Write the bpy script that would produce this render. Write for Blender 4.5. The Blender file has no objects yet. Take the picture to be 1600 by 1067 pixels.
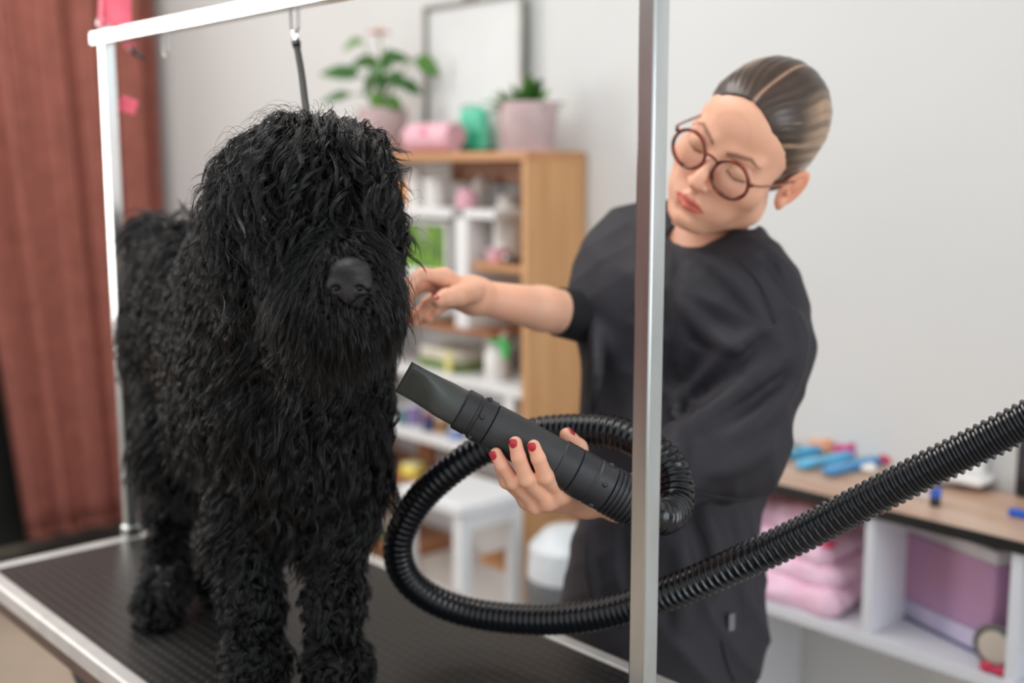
import bpy, math, random
import numpy as np
from mathutils import Matrix, Vector, Quaternion

# ------------------------------------------------------------------ camera, light, exposure
S = bpy.context.scene
COL = S.collection
F_PX, PITCH, CAM_Z = 1831.0, math.radians(8.5), 1.45
cam_d = bpy.data.cameras.new('camera')
cam_d.sensor_width = 36.0
cam_d.lens = 36.0 * F_PX / 1600.0
cam_d.clip_start = 0.02
cam_d.dof.use_dof = True
cam_d.dof.focus_distance = 1.24
cam_d.dof.aperture_fstop = 2.0
cam = bpy.data.objects.new('camera', cam_d)
COL.objects.link(cam)
cam.location = (0, 0, CAM_Z)
cam.rotation_euler = (math.radians(90) - PITCH, 0, 0)
S.camera = cam

world = bpy.data.worlds.new('world')
S.world = world
world.use_nodes = True
world.node_tree.nodes['Background'].inputs['Color'].default_value = (0.93, 0.965, 1.0, 1)
world.node_tree.nodes['Background'].inputs['Strength'].default_value = 0.95

def area_light(name, loc, target, sx, sy, power, color):
    d = bpy.data.lights.new(name, 'AREA')
    d.shape = 'RECTANGLE'; d.size = sx; d.size_y = sy; d.energy = power; d.color = color
    o = bpy.data.objects.new(name, d); COL.objects.link(o)
    o.location = loc
    o.rotation_euler = (Vector(target) - Vector(loc)).to_track_quat('-Z', 'Y').to_euler()
    return o
area_light('window_light_right', (2.3, -0.5, 1.7), (0.1, 1.6, 1.0), 1.6, 1.8, 30, (0.86, 0.93, 1.0))
_a = math.radians(41.8)
_win = tuple(Vector((math.sin(_a), -math.cos(_a), 0)) * -4.42 + Vector((math.cos(_a), math.sin(_a), 0)) * -0.52 + Vector((0, 0, 1.62)))
area_light('window_light_left', _win, tuple(Vector(_win) + Vector((math.sin(_a), -math.cos(_a), 0)) * 3), 1.4, 1.5, 44, (1.0, 0.97, 0.92))
area_light('ceiling_fill_light', (-0.6, 1.7, 2.72), (-0.5, 1.7, 0.0), 1.4, 0.8, 20, (1.0, 0.98, 0.95))

area_light('ceiling_fill_light', (-1.6, 3.3, 2.72), (-1.7, 3.9, 0.8), 0.8, 0.6, 13, (1.0, 0.97, 0.92))  # added fill that brightens the left part of the back wall

S.view_settings.view_transform = 'Standard'
S.view_settings.look = 'None'
S.view_settings.gamma = 1.0
S.view_settings.use_curve_mapping = False
S.view_settings.exposure = 0.17

# ------------------------------------------------------------------ coordinates
CP, SP = math.cos(PITCH), math.sin(PITCH)
def P(px, py, Y):                       # a point seen at (px, py) of the photograph and standing Y metres in front
    u, v = px - 800.0, py - 533.5
    d = np.array([u, F_PX * CP - v * SP, -F_PX * SP - v * CP])
    return np.array([0, 0, CAM_Z]) + d * (Y / d[1])
A0 = math.radians(41.8)
EL = np.array([math.sin(A0), -math.cos(A0), 0.0])     # along the back wall, to the right
ES = np.array([math.cos(A0), math.sin(A0), 0.0])      # towards the back wall
ROT = math.atan2(EL[1], EL[0])
def W(t, s, z): return EL * t + ES * s + np.array([0, 0, z])
def Q(px, py, s):                       # the same, standing in the plane s of the room: gives (t, z)
    u, v = px - 800.0, py - 533.5
    d = np.array([u, F_PX * CP - v * SP, -F_PX * SP - v * CP])
    k = s / (d @ ES)
    p = np.array([0, 0, CAM_Z]) + d * k
    return float(p @ EL), float(p[2])
def at_z(px, py, z):
    u, v = px - 800.0, py - 533.5
    d = np.array([u, F_PX * CP - v * SP, -F_PX * SP - v * CP])
    return np.array([0, 0, CAM_Z]) + d * ((z - CAM_Z) / d[2])

# ------------------------------------------------------------------ materials
def lin(c):
    return tuple(((x / 255.0) / 12.92 if x / 255.0 <= 0.04045 else ((x / 255.0 + 0.055) / 1.055) ** 2.4) for x in c)
MATS = {}
def mat(name, rgb, rough=0.5, metal=0.0, var=0.06, scale=8.0, bump=0.0, bscale=60.0, stretch=None, sss=0.0,
        spec=0.5, coat=0.0, attr=None, rgb2=None, trans=0.0, alpha=1.0):
    if name in MATS: return MATS[name]
    m = bpy.data.materials.new(name); m.use_nodes = True
    n = m.node_tree.nodes; l = m.node_tree.links
    b = n['Principled BSDF']
    base = lin(rgb)
    tc = n.new('ShaderNodeTexCoord'); mp = n.new('ShaderNodeMapping')
    l.new(tc.outputs['Object'], mp.inputs['Vector'])
    if stretch: mp.inputs['Scale'].default_value = stretch
    nz = n.new('ShaderNodeTexNoise'); nz.inputs['Scale'].default_value = scale; nz.inputs['Detail'].default_value = 4
    l.new(mp.outputs['Vector'], nz.inputs['Vector'])
    mx = n.new('ShaderNodeMix'); mx.data_type = 'RGBA'
    c2 = lin(rgb2) if rgb2 else tuple(x * (1 + 2.5 * var) for x in base)
    c1 = base if rgb2 else tuple(x * (1 - 2.5 * var) for x in base)
    ramp = n.new('ShaderNodeMapRange'); ramp.inputs['From Min'].default_value = 0.33; ramp.inputs['From Max'].default_value = 0.67
    l.new(nz.outputs['Fac'], ramp.inputs['Value'])
    l.new(ramp.outputs['Result'], mx.inputs['Factor'])
    mx.inputs['A'].default_value = (*c1, 1); mx.inputs['B'].default_value = (*c2, 1)
    out = mx.outputs['Result']
    if attr:
        a = n.new('ShaderNodeAttribute'); a.attribute_name = attr
        mu = n.new('ShaderNodeMix'); mu.data_type = 'RGBA'; mu.blend_type = 'MULTIPLY'
        mu.inputs['Factor'].default_value = 1.0
        l.new(a.outputs['Color'], mu.inputs['A']); l.new(out, mu.inputs['B'])
        out = mu.outputs['Result']
    l.new(out, b.inputs['Base Color'])
    b.inputs['Roughness'].default_value = rough
    b.inputs['Metallic'].default_value = metal
    b.inputs['Specular IOR Level'].default_value = spec
    b.inputs['Coat Weight'].default_value = coat
    b.inputs['Alpha'].default_value = alpha
    b.inputs['Transmission Weight'].default_value = trans
    if sss > 0:
        b.inputs['Subsurface Weight'].default_value = sss
        b.inputs['Subsurface Radius'].default_value = (0.02, 0.008, 0.004)
        b.inputs['Subsurface Scale'].default_value = 0.5
    if bump > 0:
        nb = n.new('ShaderNodeTexNoise'); nb.inputs['Scale'].default_value = bscale; nb.inputs['Detail'].default_value = 3
        l.new(mp.outputs['Vector'], nb.inputs['Vector'])
        bp = n.new('ShaderNodeBump'); bp.inputs['Strength'].default_value = bump; bp.inputs['Distance'].default_value = 0.002
        l.new(nb.outputs['Fac'], bp.inputs['Height']); l.new(bp.outputs['Normal'], b.inputs['Normal'])
    MATS[name] = m
    return m
def glass(name, tint=(1, 1, 1), gloss=0.08, rough=0.02):
    if name in MATS: return MATS[name]
    m = bpy.data.materials.new(name); m.use_nodes = True
    n = m.node_tree.nodes; l = m.node_tree.links
    n.remove(n['Principled BSDF'])
    t = n.new('ShaderNodeBsdfTransparent'); t.inputs['Color'].default_value = (*tint, 1)
    g = n.new('ShaderNodeBsdfGlossy'); g.inputs['Roughness'].default_value = rough
    mx = n.new('ShaderNodeMixShader'); mx.inputs['Fac'].default_value = gloss
    l.new(t.outputs[0], mx.inputs[1]); l.new(g.outputs[0], mx.inputs[2])
    l.new(mx.outputs[0], n['Material Output'].inputs['Surface'])
    MATS[name] = m
    return m

# ------------------------------------------------------------------ mesh building
class MB:
    def __init__(s): s.v = []; s.f = []; s.n = 0
    def add(s, v, f):
        v = np.asarray(v, float)
        s.v.append(v); s.f.extend([tuple(i + s.n for i in q) for q in f]); s.n += len(v)
        return s
    def box(s, c, d, rz=0.0, rx=0.0, ry=0.0, taper=1.0):
        h = np.array(d) / 2.0
        v = np.array([(x, y, z) for z in (-1, 1) for y in (-1, 1) for x in (-1, 1)], float)
        v[v[:, 2] > 0, :2] *= taper
        v = v * h
        if rx or ry or rz:
            M = np.array((Matrix.Rotation(rz, 3, 'Z') @ Matrix.Rotation(ry, 3, 'Y') @ Matrix.Rotation(rx, 3, 'X')))
            v = v @ M.T
        v = v + np.array(c)
        return s.add(v, [(0, 2, 3, 1), (4, 5, 7, 6), (0, 1, 5, 4), (2, 6, 7, 3), (0, 4, 6, 2), (1, 3, 7, 5)])
    def lathe(s, prof, c=(0, 0, 0), seg=24, axis=None):
        # prof: list of (radius, height)
        v = []; f = []
        for r, z in prof:
            for i in range(seg):
                a = 2 * math.pi * i / seg
                v.append((max(r, 1e-5) * math.cos(a), max(r, 1e-5) * math.sin(a), z))
        n = len(prof)
        for j in range(n - 1):
            for i in range(seg):
                k = (i + 1) % seg
                f.append((j * seg + i, j * seg + k, (j + 1) * seg + k, (j + 1) * seg + i))
        f.append(tuple(range(seg - 1, -1, -1))); f.append(tuple((n - 1) * seg + i for i in range(seg)))
        v = np.array(v)
        if axis is not None:
            q = Vector((0, 0, 1)).rotation_difference(Vector(axis))
            v = v @ np.array(q.to_matrix()).T
        return s.add(v + np.array(c), f)
    def tube(s, path, r, seg=10, closed=False, flat=None):
        # r: number or list; flat: (width factor, thickness factor)
        path = np.asarray(path, float); n = len(path)
        R = np.full(n, r) if np.isscalar(r) else np.asarray(r, float)
        if closed: T = np.roll(path, -1, 0) - np.roll(path, 1, 0)
        else: T = np.gradient(path, axis=0)
        T /= np.linalg.norm(T, axis=1)[:, None] + 1e-12
        N = np.cross(T[0], (0.013, 0.021, 1.0));
        if np.linalg.norm(N) < 0.05: N = np.cross(T[0], (0, 1, 0.1))
        N /= np.linalg.norm(N)
        v = []
        a = np.linspace(0, 2 * math.pi, seg, endpoint=False)
        fw, ft = flat if flat else (1, 1)
        for i in range(n):
            N = N - T[i] * (N @ T[i]); N /= np.linalg.norm(N); B = np.cross(T[i], N)
            v.append(path[i] + R[i] * (fw * np.cos(a)[:, None] * N + ft * np.sin(a)[:, None] * B))
        v = np.concatenate(v); f = []
        for j in range(n if closed else n - 1):
            jn = (j + 1) % n
            for i in range(seg):
                k = (i + 1) % seg
                f.append((j * seg + i, j * seg + k, jn * seg + k, jn * seg + i))
        if not closed:
            f.append(tuple(range(seg - 1, -1, -1))); f.append(tuple((n - 1) * seg + i for i in range(seg)))
        return s.add(v, f)
    def ellip(s, c, r, seg=16, rings=10, M=None):
        v = []; f = []
        for j in range(rings + 1):
            th = math.pi * j / rings
            for i in range(seg):
                a = 2 * math.pi * i / seg
                v.append((r[0] * math.sin(th) * math.cos(a), r[1] * math.sin(th) * math.sin(a), r[2] * math.cos(th)))
        for j in range(rings):
            for i in range(seg):
                k = (i + 1) % seg
                f.append((j * seg + i, (j + 1) * seg + i, (j + 1) * seg + k, j * seg + k))
        v = np.array(v)
        if M is not None: v = v @ np.asarray(M).T
        return s.add(v + np.array(c), f)
    def build(s, name, m, parent=None, loc=(0, 0, 0), rz=0.0, bevel=0.0, smooth=True, seg=2, **tags):
        me = bpy.data.meshes.new(name)
        me.from_pydata(np.concatenate(s.v).tolist(), [], s.f)
        me.materials.append(m)
        if smooth: me.polygons.foreach_set('use_smooth', [True] * len(me.polygons))
        me.update()
        o = bpy.data.objects.new(name, me); COL.objects.link(o)
        if smooth:
            try:
                me.set_sharp_from_angle(angle=math.radians(38))
            except Exception: pass
        if bevel > 0:
            b = o.modifiers.new('bevel', 'BEVEL'); b.width = bevel; b.segments = seg; b.limit_method = 'ANGLE'
            b.angle_limit = math.radians(40)
        o.location = loc; o.rotation_euler = (0, 0, rz)
        if parent is not None: o.parent = parent
        tag(o, **tags)
        return o
def tag(o, label=None, cat=None, group=None, kind=None):
    if label: o['label'] = label
    if cat: o['category'] = cat
    if group: o['group'] = group
    if kind: o['kind'] = kind
    return o
def thing(name, label, cat, loc=(0, 0, 0), rz=0.0, group=None):
    o = bpy.data.objects.new(name, None); COL.objects.link(o)
    o.empty_display_size = 0.05
    o.location = loc; o.rotation_euler = (0, 0, rz)
    return tag(o, label, cat, group)
def room_thing(name, label, cat, t, s, z, group=None, turn=0.0):
    return thing(name, label, cat, W(t, s, z), ROT + turn, group)
def spline(pts, n, closed=False):
    p = np.asarray(pts, float); m = len(p)
    if closed: q = np.concatenate([p[-1:], p, p[:2]]); segs = m
    else: q = np.concatenate([2 * p[:1] - p[1:2], p, 2 * p[-1:] - p[-2:-1]]); segs = m - 1
    out = []
    for i in range(segs):
        a, b, c, d = q[i:i + 4]
        t = np.linspace(0, 1, 40, endpoint=False)[:, None]
        out.append(0.5 * ((2 * b) + (-a + c) * t + (2 * a - 5 * b + 4 * c - d) * t ** 2 + (-a + 3 * b - 3 * c + d) * t ** 3))
    out = np.concatenate(out + ([] if closed else [p[-1:]]))
    if closed: out = np.concatenate([out, out[:1]])
    L = np.r_[0, np.cumsum(np.linalg.norm(np.diff(out, axis=0), axis=1))]
    x = np.linspace(0, L[-1], n, endpoint=not closed)
    return np.stack([np.interp(x, L, out[:, k]) for k in range(out.shape[1])], 1)

# ------------------------------------------------------------------ organic surfaces: signed distance field + surface nets
class Field:
    def __init__(s, lo, hi, h, pad=0.05):
        s.lo = np.array(lo, float); s.h = h; s.pad = pad
        s.n = np.ceil((np.array(hi) - s.lo) / h).astype(int) + 1
        s.F = np.full(s.n, 0.1, np.float32)
    def _sub(s, lo, hi, k):
        a = np.clip(np.floor((np.array(lo) - s.pad - k - s.lo) / s.h).astype(int), 0, s.n)
        b = np.clip(np.ceil((np.array(hi) + s.pad + k - s.lo) / s.h).astype(int) + 1, 0, s.n)
        if np.any(b <= a): return None, None
        sl = tuple(slice(i, j) for i, j in zip(a, b))
        ax = [s.lo[i] + s.h * np.arange(a[i], b[i]) for i in range(3)]
        g = np.stack(np.meshgrid(*ax, indexing='ij'), -1).astype(np.float32)
        return sl, g
    def _op(s, sl, d, k, op):
        a = s.F[sl]
        if op == 'add':
            if k > 0:
                hh = np.maximum(k - np.abs(a - d), 0) / k
                s.F[sl] = np.minimum(a, d) - hh * hh * k * 0.25
            else: s.F[sl] = np.minimum(a, d)
        else:
            d = -d
            if k > 0:
                hh = np.maximum(k - np.abs(a - d), 0) / k
                s.F[sl] = np.maximum(a, d) + hh * hh * k * 0.25
            else: s.F[sl] = np.maximum(a, d)
    def ell(s, c, r, k=0.01, op='add', M=None):
        c = np.array(c, float); r = np.array(r, float) if np.ndim(r) else np.array([r] * 3, float)
        R = float(r.max()) if M is not None else r
        sl, g = s._sub(c - R, c + R, k)
        if sl is None: return s
        q = g - c.astype(np.float32)
        if M is not None: q = q @ np.asarray(M, np.float32)      # columns of M are the ellipsoid's axes
        k0 = np.sqrt(((q / r) ** 2).sum(-1)) + 1e-9
        k1 = np.sqrt(((q / (r * r)) ** 2).sum(-1)) + 1e-9
        s._op(sl, (k0 * (k0 - 1.0) / k1).astype(np.float32), k, op); return s
    def cap(s, a, b, ra, rb=None, k=0.01, op='add'):
        rb = ra if rb is None else rb
        a = np.array(a, float); b = np.array(b, float); R = max(ra, rb)
        sl, g = s._sub(np.minimum(a, b) - R, np.maximum(a, b) + R, k)
        if sl is None: return s
        ba = b - a; q = g - a.astype(np.float32)
        t = np.clip((q @ ba.astype(np.float32)) / max(ba @ ba, 1e-12), 0, 1)
        d = np.sqrt(((q - t[..., None] * ba.astype(np.float32)) ** 2).sum(-1)) - (ra + (rb - ra) * t)
        s._op(sl, d.astype(np.float32), k, op); return s
    def chain(s, pts, rs, k=0.01, op='add'):
        for i in range(len(pts) - 1): s.cap(pts[i], pts[i + 1], rs[i], rs[i + 1], k, op)
        return s
    def plane(s, nrm, d, k=0.0):           # keep the side where nrm.p > d
        sl, g = s._sub(s.lo, s.lo + s.h * s.n, 0)
        s._op(sl, (g @ np.array(nrm, np.float32) - d).astype(np.float32), k, 'sub'); return s
    def disp(s, fn):                        # F -= fn(points), near the surface only
        m = np.abs(s.F) < 0.03
        idx = np.argwhere(m)
        p = s.lo + s.h * idx
        s.F[m] -= fn(p).astype(np.float32); return s
    def mesh(s):
        F = s.F; ins = F < 0
        n = F.shape
        c = np.zeros(tuple(np.array(n) - 1), np.int8)
        for dx in (0, 1):
            for dy in (0, 1):
                for dz in (0, 1):
                    c += ins[dx:n[0] - 1 + dx, dy:n[1] - 1 + dy, dz:n[2] - 1 + dz]
        act = np.argwhere((c > 0) & (c < 8))
        acc = np.zeros((len(act), 3)); cnt = np.zeros(len(act))
        corner = [(0, 0, 0), (1, 0, 0), (0, 1, 0), (1, 1, 0), (0, 0, 1), (1, 0, 1), (0, 1, 1), (1, 1, 1)]
        for i in range(8):
            for ax in range(3):
                if corner[i][ax]: continue
                o = np.array(corner[i]); e = o.copy(); e[ax] = 1
                A = act + o; B = act + e
                fa = F[A[:, 0], A[:, 1], A[:, 2]].astype(float); fb = F[B[:, 0], B[:, 1], B[:, 2]].astype(float)
                m = (fa < 0) != (fb < 0)
                t = np.where(m, fa / np.where(m, fa - fb, 1), 0)
                p = A + t[:, None] * (e - o)
                acc[m] += p[m]; cnt[m] += 1
        v = s.lo + s.h * (acc / cnt[:, None])
        idm = np.full(c.shape, -1, np.int64); idm[act[:, 0], act[:, 1], act[:, 2]] = np.arange(len(act))
        quads = []
        for ax in range(3):
            a1, a2 = (ax + 1) % 3, (ax + 2) % 3
            sa = [slice(None)] * 3; sb = [slice(None)] * 3
            sa[ax] = slice(0, -1); sb[ax] = slice(1, None)
            x = np.argwhere(ins[tuple(sa)] != ins[tuple(sb)])
            x = x[(x[:, a1] > 0) & (x[:, a2] > 0) & (x[:, a1] < n[a1] - 1) & (x[:, a2] < n[a2] - 1)]
            flip = ins[x[:, 0], x[:, 1], x[:, 2]]
            def idx(d1, d2):
                y = x.copy(); y[:, a1] -= d1; y[:, a2] -= d2
                return idm[y[:, 0], y[:, 1], y[:, 2]]
            q = np.stack([idx(0, 0), idx(1, 0), idx(1, 1), idx(0, 1)], 1)
            q[~flip] = q[~flip][:, ::-1]
            quads.append(q)
        q = np.concatenate(quads)
        q = q[(q >= 0).all(1)]
        return v, q
    def grad(s, p):
        i = np.clip(np.round((p - s.lo) / s.h).astype(int), 1, s.n - 2)
        f = s.F[i[:, 0], i[:, 1], i[:, 2]]
        g = np.stack([s.F[i[:, 0] + 1, i[:, 1], i[:, 2]] - s.F[i[:, 0] - 1, i[:, 1], i[:, 2]],
                      s.F[i[:, 0], i[:, 1] + 1, i[:, 2]] - s.F[i[:, 0], i[:, 1] - 1, i[:, 2]],
                      s.F[i[:, 0], i[:, 1], i[:, 2] + 1] - s.F[i[:, 0], i[:, 1], i[:, 2] - 1]], 1) / (2 * s.h)
        L = np.linalg.norm(g, axis=1)[:, None]
        off = p - (s.lo + s.h * i)
        return f + (g * off).sum(1), g / np.maximum(L, 1e-6)
def laplace(v, q, it=2, lam=0.5):
    e = np.concatenate([q[:, [0, 1]], q[:, [1, 2]], q[:, [2, 3]], q[:, [3, 0]]]); e = np.concatenate([e, e[:, ::-1]])
    deg = np.bincount(e[:, 0], minlength=len(v))[:, None]
    for _ in range(it):
        a = np.stack([np.bincount(e[:, 0], weights=v[e[:, 1], k], minlength=len(v)) for k in range(3)], 1)
        v = v + lam * (a / np.maximum(deg, 1) - v)
    return v
def vnormals(v, q):
    fn = np.cross(v[q[:, 2]] - v[q[:, 0]], v[q[:, 3]] - v[q[:, 1]])
    n = np.zeros_like(v)
    for k in range(4):
        for a in range(3): n[:, a] += np.bincount(q[:, k], weights=fn[:, a], minlength=len(v))
    return n / (np.linalg.norm(n, axis=1)[:, None] + 1e-12), fn
def mesh_object(name, v, q, m, parent=None, color=None, **tags):
    me = bpy.data.meshes.new(name)
    me.vertices.add(len(v)); me.vertices.foreach_set('co', v.astype(np.float32).ravel())
    me.loops.add(len(q) * 4); me.loops.foreach_set('vertex_index', q.astype(np.int32).ravel())
    me.polygons.add(len(q)); me.polygons.foreach_set('loop_start', np.arange(0, len(q) * 4, 4, dtype=np.int32))
    me.polygons.foreach_set('use_smooth', np.ones(len(q), bool))
    me.update(calc_edges=True); me.validate()
    me.materials.append(m)
    if color is not None:
        at = me.color_attributes.new('tint', 'FLOAT_COLOR', 'POINT')
        at.data.foreach_set('color', np.concatenate([color, np.ones((len(color), 1))], 1).astype(np.float32).ravel())
    o = bpy.data.objects.new(name, me); COL.objects.link(o)
    if parent is not None: o.parent = parent
    tag(o, **tags)
    return o
# cheap smooth noise
_rs = np.random.RandomState(5)
_K = _rs.normal(size=(24, 3)); _K /= np.linalg.norm(_K, axis=1)[:, None]; _PH = _rs.uniform(0, 6.28, 24)
def wob(p, scale, seed=0, n=8):
    o = 0
    for i in range(n):
        j = (i + seed * 5) % 24
        o = o + np.sin(p @ (_K[j] * scale * (0.7 + 0.09 * i)) + _PH[j] + seed * 1.7)
    return o / n ** 0.5


# ------------------------------------------------------------------ the room
S_WALL, T_LEFT, T_RIGHT, S_NEAR = 2.09, -4.44, 2.6, -2.6
M_wall = mat('wall_paint', (216, 217, 216), 0.75, var=0.012, scale=1.2, bump=0.05, bscale=220)
M_floor = mat('floor_vinyl', (168, 154, 138), 0.45, var=0.05, scale=3, bump=0.05, bscale=90)
M_black_wall = mat('dark_door_paint', (24, 28, 24), 0.5)
def struct(mb, name, m, **k): return mb.build(name, m, rz=ROT, kind='structure', **k)
struct(MB().box((-0.9, S_WALL + 0.05, 1.4), (7.1, 0.1, 2.8)), 'wall_back', M_wall, smooth=False)
wl = MB()
WS0, WS1, WZ0, WZ1 = -1.24, 0.20, 0.86, 2.38
wl.box((T_LEFT - 0.15, (WS1 + 2.1) / 2, 1.4), (0.1, 2.1 - WS1, 2.8)); wl.box((T_LEFT - 0.15, (WS0 - 5.5) / 2, 1.4), (0.1, WS0 + 5.5, 2.8))
wl.box((T_LEFT - 0.15, (WS0 + WS1) / 2, WZ0 / 2), (0.1, WS1 - WS0, WZ0)); wl.box((T_LEFT - 0.15, (WS0 + WS1) / 2, (WZ1 + 2.8) / 2), (0.1, WS1 - WS0, 2.8 - WZ1))
struct(wl, 'wall_left', M_wall, smooth=False)
wf = MB(); ws = (WS0 + WS1) / 2; wz = (WZ0 + WZ1) / 2
for s_ in (WS0 + 0.02, ws, WS1 - 0.02): wf.box((T_LEFT - 0.12, s_, wz), (0.05, 0.04, WZ1 - WZ0))
for z_ in (WZ0 + 0.02, WZ1 - 0.02): wf.box((T_LEFT - 0.12, ws, z_), (0.048, WS1 - WS0, 0.04))
wo = struct(wf, 'window_1', mat('window_white', (225, 225, 222), 0.4), bevel=0.003)
MB().box((T_LEFT - 0.12, ws, wz), (0.006, WS1 - WS0 - 0.06, WZ1 - WZ0 - 0.06)).build('pane', glass('window_glass'), wo)
MB().box((T_LEFT - 0.06, ws, WZ0 - 0.012), (0.14, WS1 - WS0 + 0.08, 0.024)).build('sill', MATS['window_white'], wo, bevel=0.003)
fl = MB(); fl.box((-0.9, -1.7, -0.05), (7.4, 7.8, 0.1))
struct(fl, 'floor', M_floor, smooth=False)
struct(MB().box((-0.9, 1.25, 2.85), (7.4, 1.9, 0.1)), 'ceiling', M_wall, smooth=False)
struct(MB().box((-0.9, S_WALL - 0.006, 0.035), (7.0, 0.012, 0.07)), 'baseboard_back', mat('baseboard_paint', (205, 204, 200), 0.5), bevel=0.002)
dr = MB().box((T_LEFT - 0.09, 1.12, 1.2), (0.02, 1.6, 2.4))
struct(dr, 'door_1', M_black_wall, smooth=False)

# dark rubber mat on the floor below the curtain
rt = room_thing('floor_mat', 'dark brown-black floor mat lying in front of the curtain', 'mat', -4.19, 1.0, 0.0)
mm = MB().box((0, 0, 0.006), (0.42, 2.1, 0.012))
mm.build('mat_body', mat('mat_rubber', (34, 29, 26), 0.7, var=0.1, scale=30, bump=0.2), rt, bevel=0.003)
mb = MB()
for a, b, c, d in ((0, 1.035, 0.42, 0.03), (0, -1.035, 0.42, 0.03), (0.195, 0, 0.03, 2.04), (-0.195, 0, 0.03, 2.04)): mb.box((a, b, 0.0085), (c, d, 0.017))
mb.build('mat_border', mat('mat_edge', (24, 21, 20), 0.5), rt, bevel=0.003)

# curtains: pleated cloth on a track along the end wall
M_curtain = mat('curtain_cloth', (152, 90, 78), 0.8, var=0.05, scale=18, bump=0.15, bscale=500)
def curtain(name, label, s0, s1, zlo, pleats, amp, seed, flare=0.0):
    r = room_thing(name, label, 'curtain', T_LEFT, (s0 + s1) / 2, 0, group='terracotta curtains on the end wall')
    n, m = 220, 24
    rs = np.random.RandomState(seed)
    ph = rs.uniform(0, 6.28, 6)
    u = np.linspace(0, 1, n)
    rows = []
    for j in range(m):
        z = zlo(0) + (2.62 - zlo(0)) * j / (m - 1)
        w = j / (m - 1)
        warp = u + 0.018 * np.sin(2 * math.pi * u * 2.3 + ph[0]) + 0.006 * np.sin(w * 3 + ph[1])
        d = amp * (np.sin(2 * math.pi * pleats * warp + 0.5 * np.sin(w * 2.2 + ph[2])) * (0.8 + 0.25 * np.sin(5 * u + ph[3]))
                   + 0.28 * np.sin(2 * math.pi * pleats * 2.1 * u + ph[4] + w) + 0.12 * np.sin(2 * math.pi * pleats * 5.2 * u + ph[5]))
        shrink = 1.0 - 0.05 * w
        y = (s0 + (s1 - s0) * u - (s0 + s1) / 2) * (shrink if not flare else 1.0) - flare * w * (1 - u)
        zz = np.full(n, z)
        if j == 0: zz = zz + 0.012 * np.sin(2 * math.pi * pleats * warp + 1.0)
        rows.append(np.stack([0.12 + d, y, zz], 1))
    v = np.concatenate(rows)
    f = [(j * n + i, j * n + i + 1, (j + 1) * n + i + 1, (j + 1) * n + i) for j in range(m - 1) for i in range(n - 1)]
    o = MB().add(v, f).build('cloth', M_curtain, r)
    sd = o.modifiers.new('thickness', 'SOLIDIFY'); sd.thickness = 0.003
    hm = rows[0] + [0.0, 0, 0.0]
    strip = np.concatenate([rows[0] + [0.004, 0, -0.002], rows[0] * [1, 1, 0] + [0.004, 0, 0] + rows[0] * [0, 0, 1] + [0, 0, 0.03]])
    MB().add(strip, [(i, i + 1, n + i + 1, n + i) for i in range(n - 1)]).build('hem', M_curtain, r)
    mb = MB()
    mb.box((0.1, 0, 2.66), (0.03, (s1 - s0) * 0.96, 0.03)); mb.build('track', mat('track_white', (210, 210, 208), 0.4), r, bevel=0.003)
    hk = MB()
    for k in range(14):
        y = ((k + 0.5) / 14 - 0.5) * (s1 - s0) * 0.94
        hk.tube([(0.1, y, 2.65), (0.108, y, 2.63), (0.115, y, 2.615)], 0.003, 6)
    hk.build('hook', mat('hook_white', (200, 200, 198), 0.4), r, kind='stuff')
    return r
# the visible right panel reaches the corner, the other one stands beyond a dark gap at the frame's edge
curtain('curtain', 'terracotta pleated curtain hanging behind the rear table post', 1.455, 2.05, lambda x: 0.08, 5, 0.042, 3, 0.24)
curtain('curtain', 'terracotta curtain panel at the far left edge beside a dark gap', 0.22, 1.22, lambda x: 0.03, 5, 0.04, 8)
curtain('curtain', 'terracotta curtain panel added beyond the window, outside the frame', -5.2, -1.3, lambda x: 0.03, 20, 0.04, 5)  # unseen panel, extended to darken the reflection in the front post

# ------------------------------------------------------------------ grooming table
TT, HW = 0.80, 0.255
def tpt(px, py, z): p = at_z(px, py, z); return float(p @ EL), float(p @ ES)
REAR = at_z(205, 838, TT); T0, S0 = float(REAR @ EL), float(REAR @ ES)
TLEN = 1.30
table = room_thing('grooming_table', 'black-topped dog grooming table with bright metal edge', 'table', T0 + TLEN / 2, S0, 0.0)
M_steel = mat('galvanised_steel', (205, 208, 206), 0.25, 1.0, var=0.05, scale=25, bump=0.04, bscale=160, stretch=(1, 1, 0.15))
M_trim = mat('edge_aluminium', (205, 203, 200), 0.6, 0.8, var=0.03, scale=20)
M_rub = bpy.data.materials.new('table_rubber'); M_rub.use_nodes = True
n = M_rub.node_tree.nodes; l = M_rub.node_tree.links
b = n['Principled BSDF']; b.inputs['Roughness'].default_value = 0.42
tc = n.new('ShaderNodeTexCoord'); mp = n.new('ShaderNodeMapping'); mp.inputs['Scale'].default_value = (30, 16, 1)
l.new(tc.outputs['Object'], mp.inputs['Vector'])
br = n.new('ShaderNodeTexBrick'); br.inputs['Scale'].default_value = 1.0; br.inputs['Mortar Size'].default_value = 0.085
br.inputs['Color1'].default_value = (1, 1, 1, 1); br.inputs['Color2'].default_value = (1, 1, 1, 1); br.inputs['Mortar'].default_value = (0, 0, 0, 1)
l.new(mp.outputs['Vector'], br.inputs['Vector'])
nz = n.new('ShaderNodeTexNoise'); nz.inputs['Scale'].default_value = 9; l.new(tc.outputs['Object'], nz.inputs['Vector'])
mx = n.new('ShaderNodeMix'); mx.data_type = 'RGBA'; mx.inputs['A'].default_value = (*lin((22, 21, 21)), 1); mx.inputs['B'].default_value = (*lin((38, 36, 35)), 1)
l.new(nz.outputs['Fac'], mx.inputs['Factor'])
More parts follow.
